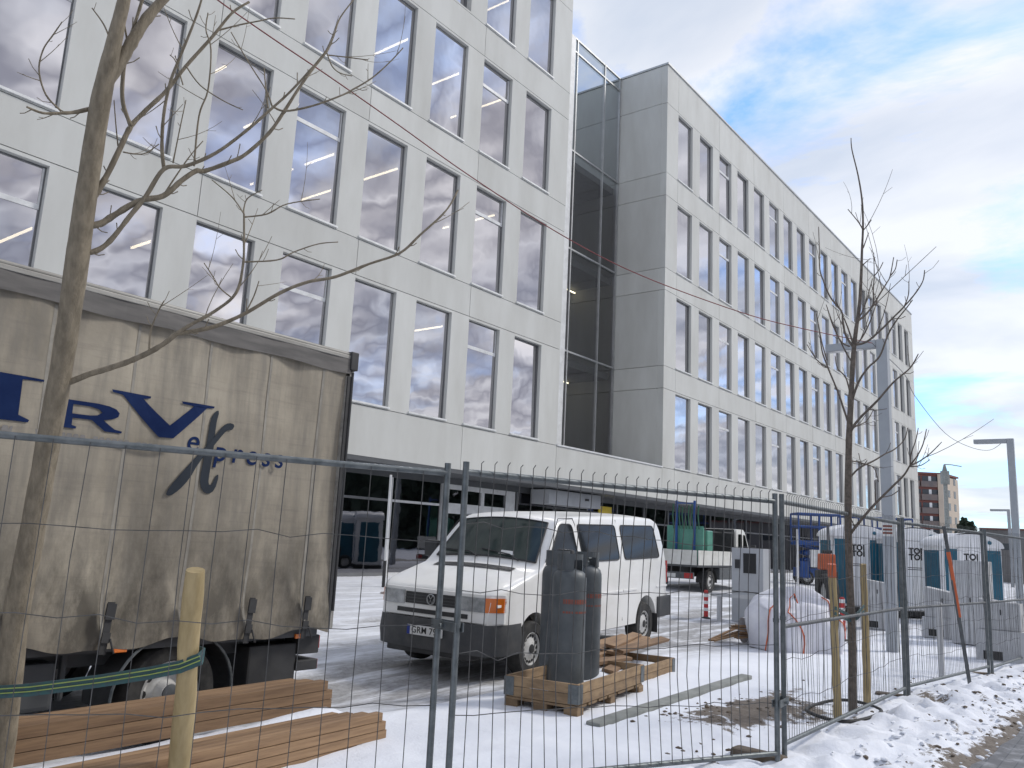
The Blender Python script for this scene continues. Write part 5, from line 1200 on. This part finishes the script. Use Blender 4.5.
# ------------------------------------------------------------------ portable toilets
def toilet(px0, px1, depth, pytop, lb, sh=0):
    a_ = dep(px0, 620, depth); b_ = dep(px1, 620, depth); a_.z = b_.z = 0
    c = (a_ + b_) / 2; d = (b_ - a_); wd_ = d.length; rz = math.atan2(d.y, d.x)
    top = dep((px0 + px1) / 2, pytop, depth).z
    e = empty('portable_toilet', (c.x, c.y, .02), rz, lb, 'portable toilet', 'white and teal portable toilets')
    h = top - .02; ws_ = wd_; hw = ws_ / 2
    # local x right across front, local +y away from the viewer
    mb = MB(); mb.box((-hw, 0, .02), (hw, 1.15, .16)); mb.build('skid', M['black'], e, bevel=.01)
    mb = MB(); mb.box((-hw + .02, .02, .161), (hw - .02, 1.13, h - .32)); mb.build('shell', M['toiletwhite'], e, bevel=.04)
    mb = MB(); n = 18
    arch = [(-hw * 1.03, h - .34)] + [(-hw * 1.03 * math.cos(PI * k / n), h - .30 + .30 * math.sin(PI * k / n)) for k in range(n + 1)] + [(hw * 1.03, h - .34)]
    mb.prism(arch, lambda u, z, t: Vector((u, t, z)), -.03, 1.18); mb.build('roof', M['toiletwhite'], e, smooth=35, bevel=.015)
    for s, x0, x1 in ((-1, -hw + .06, -hw + .06 + ws_ * .21), (1, hw - .06 - ws_ * .27, hw - .06)):
        mb = MB(); mb.box((x0, -.004, .24), (x1, .019, h - .40)); mb.build('teal_panel', M['teal'], e, bevel=.006)
        mb = MB(); mb.box((x0 - .01, -.010, .18), (x0, .018, h - .36)); mb.box((x1, -.010, .18), (x1 + .01, .018, h - .36)); mb.build('panel_edge', M['toiletwhite'], e)
    for yy in (.08,):
        for sx_ in (-1, 1): mb = MB(); mb.box((sx_ * (hw - .018) - .005, .18, .3), (sx_ * (hw - .018) + .005, .98, h - .45)); mb.build('teal_panel', M['teal'], e)
    dx0, dx1 = -hw + .06 + ws_ * .23, hw - .06 - ws_ * .29; dc = (dx0 + dx1) / 2
    mb = MB(); mb.box((dx0, -.016, .20), (dx1, .018, h - .36)); dr_ = mb.build('door', M['toiletwhite'], e, bevel=.01)
    mb = MB()
    for i in range(5): x = dx0 + .06 + i * (dx1 - dx0 - .12) / 4; mb.box((x - .006, -.020, .28), (x + .006, -.0165, h * .50))
    mb.build('door_rib', M['toiletwhite'], dr_)
    mt_ = basis((1, 0, 0), (0, 0, 1), (dc, -.021, h * .70))
    for i, tx in enumerate(('TOI', 'TOI')): text_part(tx, .215, M['ink'], 'logo_text', dr_, basis((1, 0, 0), (0, 0, 1), (dc, -.021, h * .74 - .17 * i)), .002, 0, .009, 1.05)
    mb = MB()
    for k in range(2): mb.box((dx0 + .06, -.019, h * .55 - k * .05), (dx1 - .12, -.0165, h * .55 - k * .05 + .018))
    mb.build('small_print', M['slate'], dr_)
    mb = MB(); mb.lathe([(.05, 0), (.05, .03), (.03, .045)], 14, Matrix.Translation((hw * .55, -.03, h - .20)) @ Matrix.Rotation(PI / 2, 4, 'X')); mb.build('vent', M['teal'], e)
    mb = MB(); mb.grid(16, 8, lambda a, b: (lambda t, y: ((-hw * .9) * math.cos(t), y, h - .295 + .325 * math.sin(t) + .015 * noise.noise(Vector((t * 3, y * 4, wd_)))))(PI * (.12 + .76 * a), .0 + 1.14 * b)); mb.build('roof_snow', M['snowcap'], e, smooth=80)
    return e
toilet(834, 889, 23.5, 525, 'leftmost portable toilet, behind the young tree')
toilet(893, 946, 22.6, 528, 'middle portable toilet, right of the big lamp post')
toilet(945, 1007, 21.2, 534, 'rightmost portable toilet, partly hidden by a tall grey cabinet')

# ------------------------------------------------------------------ blue lifts
def lift(px0, px1, depth, pyt, lb, L_, Wd=1.0, legs=True):
    a_ = dep(px0, 560, depth); zt = dep(px0, pyt, depth).z; zg = gz(a_.x, a_.y)
    b_ = dep(px1, 560, depth); d = b_ - a_; d.z = 0
    e = empty('scissor_lift', (a_.x, a_.y, zg), math.atan2(d.y, d.x), lb, 'lift platform', 'blue scissor lifts'); ln = d.length; h = zt - zg
    mb = MB()
    for z in (h, h - .55): mb.tube([(0, 0, z), (ln, 0, z), (ln, Wd, z), (0, Wd, z), (0, 0, z)], .05, 6)
    n = max(2, int(ln / .7))
    for i in range(n + 1):
        for y in (0, Wd): mb.tube([(ln * i / n, y, h - 1.15), (ln * i / n, y, h)], .042, 6)
    mb.build('guard_rail', M['bluelift'], e)
    mb = MB(); mb.box((-.03, -.05, h - 1.35), (ln + .03, Wd + .05, h - 1.15)); mb.build('deck', M['bluelift'], e)
    mb = MB(); k = 3; hz = (h - 1.35 - .7) / k
    for i in range(k):
        for y in (.15, Wd - .15):
            mb.tube([(.3, y, .7 + i * hz), (ln - .3, y, .7 + (i + 1) * hz)], .06, 6); mb.tube([(ln - .3, y, .7 + i * hz), (.3, y, .7 + (i + 1) * hz)], .06, 6)
    mb.build('scissor_arms', M['bluelift'], e)
    mb = MB(); mb.box((.05, 0, .3), (ln - .05, Wd, .7)); mb.box((.05, -.02, .28), (.45, 0, 1.0)); mb.build('chassis', M['bluelift'], e, bevel=.03)
    mb = MB(); mb.box((.5, -.04, .75), (.95, .2, 1.5)); mb.build('control_box', M['whitep'], e, bevel=.03)
    for x in (.35, ln - .35):
        for s, y in ((-1, .08), (1, Wd - .08)): wheel(e, 'wheel', (x, y, .3), .3, .2, s)
lift(799, 841, 36, 513, 'blue scissor lift left of the portable toilets, under the facade', 2)
lift(846, 914, 44, 516, 'blue lift platform showing above the portable toilet roofs', 4)
q = dep(827, 600, 22.5); og = empty('mini_loader', (q.x, q.y, ground_h(q.x, q.y)), .6, 'small orange loader with a thin boom left of the toilets', 'loader')
mb = MB(); mb.box((-.15, -.22, 1.18), (.3, .16, 1.62)); mb.build('body', M['orange'], og, bevel=.05); mb = MB(); mb.box((-.2, -.25, .3), (.45, .2, 1.17)); mb.build('engine', M['black'], og, bevel=.05)
mb = MB(); mb.tube([(.0, -.05, 1.6), (.25, -.15, 2.2)], .02); mb.tube([(.25, -.15, 2.0), (.26, -.15, 2.4)], .035); mb.build('boom', M['dark_metal'], og)
wheel(og, 'wheel', (-.55, .15, .55), .55, .3, -1); wheel(og, 'wheel', (.7, -.1, .3), .3, .25, -1)
mb = MB(); mb.box((-.1, -.15, 1.63), (.1, .1, 1.72)); mb.build('seat', M['black'], og, bevel=.03)

# ------------------------------------------------------------------ big bag with scrap wood
bc = Vector((14.6, 5.0, 0)); bgz = ground_h(bc.x, bc.y)
e = empty('bulk_bag', (bc.x, bc.y, bgz), -.75, 'slumped white bulk bag with orange straps, spilling scrap wood', 'bulk bag')
def bagp(a, b):
    th = 2 * PI * a; ph = b
    r = .70 * (1 - .30 * b ** 2.0) * (1 + .20 * noise.noise(Vector((math.cos(th) * 2, math.sin(th) * 2, b * 3)))) 
    sx_, sy_ = math.copysign(abs(math.cos(th)) ** .7, math.cos(th)), math.copysign(abs(math.sin(th)) ** .7, math.sin(th))
    z = .86 * math.sin(min(1, b) * PI / 2) ** .8 * (1 + .12 * math.cos(th - 1.0))
    rr_ = r * (1 if b < .6 else math.cos((b - .6) / .4 * PI / 2) ** .6 + .02)
    bul = 1 + .10 * math.sin(PI * min(1, b * 1.6))
    z += .22 * noise.noise(Vector((sx_ * 1.6, sy_ * 1.6, b * 2))) * b + .05 * noise.noise(Vector((sx_ * 5, sy_ * 5, b * 6))) * b
    return (rr_ * sx_ * bul, rr_ * sy_ * bul * .85, z)
mb = MB(); mb.grid(56, 28, bagp); mb.build('sack', M['bag'], e, smooth=80)
for k, a in enumerate((.56, .70, .86)):
    pts = [Vector(bagp(a + .03 * math.sin(b * 5 + k), b)) * 1.02 for b in [i / 12 for i in range(11)]]
    if k == 1: pts += [pts[-1] + Vector((0, 0, .12)), pts[-1] + Vector((.08, 0, .2)), pts[-1] + Vector((.14, 0, .05))]
    mb = MB(); mb.tube(pts, .011, 6); mb.build('orange_strap', M['orange'], e)
# tipped mouth on the left
e2 = empty('tipped_bag', tuple(dep(762, 640, 14.6).xy) + (.03,), -.75, 'smaller grey-white sack lying open with dark scraps inside', 'bag')
def b2p(a, b):
    th = 2 * PI * a; r = .24 * (1 - .12 * b) * (1 + .1 * noise.noise(Vector((math.cos(th), math.sin(th), b * 2)))); return (-.35 + .75 * b, r * math.cos(th), .20 + r * .9 * math.sin(th))
mb = MB(); mb.grid(28, 8, b2p); mb.build('cloth', M['bag'], e2, smooth=80)
mb = MB(); rg = random.Random(4)
for i in range(9): y, z = rg.uniform(-.12, .12), .20 + rg.uniform(-.12, .10); mb.box((-.42 - rg.random() * .15, y, z), (.2, y + .05, z + .025), Matrix.Rotation(rg.uniform(-.15, .15), 4, 'Y'))
mb.build('scrap_wood', M['lumber'], e2)
for i in range(3):
    q = dep(736 - i * 6, 636 - i * 1, 14.6 + .1 * i); mb = MB(); mb.box((-.45, -.02, 0), (.45, .02, .03)); tag(mb.build('wood_stick', M['lumber'], None, loc=(q.x, q.y, .12), rot=(0, -.22, -.6 + .2 * i)), 'thin brown stick lying by the open sack', 'stick', 'sticks by the open sack')

# ------------------------------------------------------------------ soil clods (countless)
rg = random.Random(21); mb = MB()
def clod(x, y, s):
    z = ground_h(x, y); c = Vector((x, y, z + s * .02)); n = 6; vs = []; m_ = Matrix.Rotation(rg.uniform(0, 6), 3, 'Z')
    for lat in (-.5, .3):
        for k in range(n): a_ = 2 * PI * k / n; vs.append(c + m_ @ Vector((math.cos(a_) * s * rg.uniform(.6, 1.1), math.sin(a_) * s * .7 * rg.uniform(.6, 1.1), lat * s * .6 * rg.uniform(.6, 1.2))))
    vs.append(c + Vector((0, 0, s * .45))); fs = [(k, (k + 1) % n, n + (k + 1) % n, n + k) for k in range(n)] + [(n + k, n + (k + 1) % n, 2 * n) for k in range(n)]
    mb.add(vs, fs)
for i in range(260):
    x = rg.uniform(6, 18); y = pave_y(x) + .1 + abs(rg.gauss(0, .5)); clod(x, y, rg.uniform(.008, .035) * (1.6 if rg.random() < .06 else 1))
for bx, by, rx, ry, s in blobs:
    for i in range(16): clod(bx + rg.gauss(0, rx * .6), by + rg.gauss(0, ry * .6), rg.uniform(.008, .035) * (1.5 if rg.random() < .1 else 1))
tag(mb.build('soil_clods', M['soil']), 'brown soil clods strewn over the snow along the fence', 'soil', kind='stuff')
mb = MB(); rg = random.Random(8)
for i in range(420):
    x = rg.uniform(5.5, 18); y = pave_y(x) + .05 + abs(rg.gauss(0, .55)); clod(x, y, rg.uniform(.012, .045))
tag(mb.build('snow_lumps', M['snowcap'], smooth=70), 'crumbled snow lumps along the pavement edge', 'snow', kind='stuff')

# ------------------------------------------------------------------ cables
def cable(pts, r, m, name, lb):
    mb = MB(); mb.tube(cr([tuple(p) for p in pts], 6), r, 6); tag(mb.build(name, m), lb, 'cable')
cable([dep(190, -25, 8.0), dep(215, -2, 8.2), dep(272, 38, 8.6), dep(330, 77, 9), dep(400, 126, 9.6), dep(470, 176, 10.3), dep(560, 234, 11.2), dep(640, 275, 12), dep(740, 312, 13.2), dep(800, 328, 14.0), dep(872, 343, 15.0)], .0075, M['cable'], 'red_cable', 'thin red cable sagging across the office facade')
cable([dep(872, 343, 15.0), dep(905, 375, 19), dep(915, 396, 21), (dep(945, 433, 24)), dep(970, 447, 26), dep(990, 450, 27), dep(1004, 441, 27.3)], .008, M['blackcable'], 'grey_cable', 'thin grey cable sagging between two lamp posts')
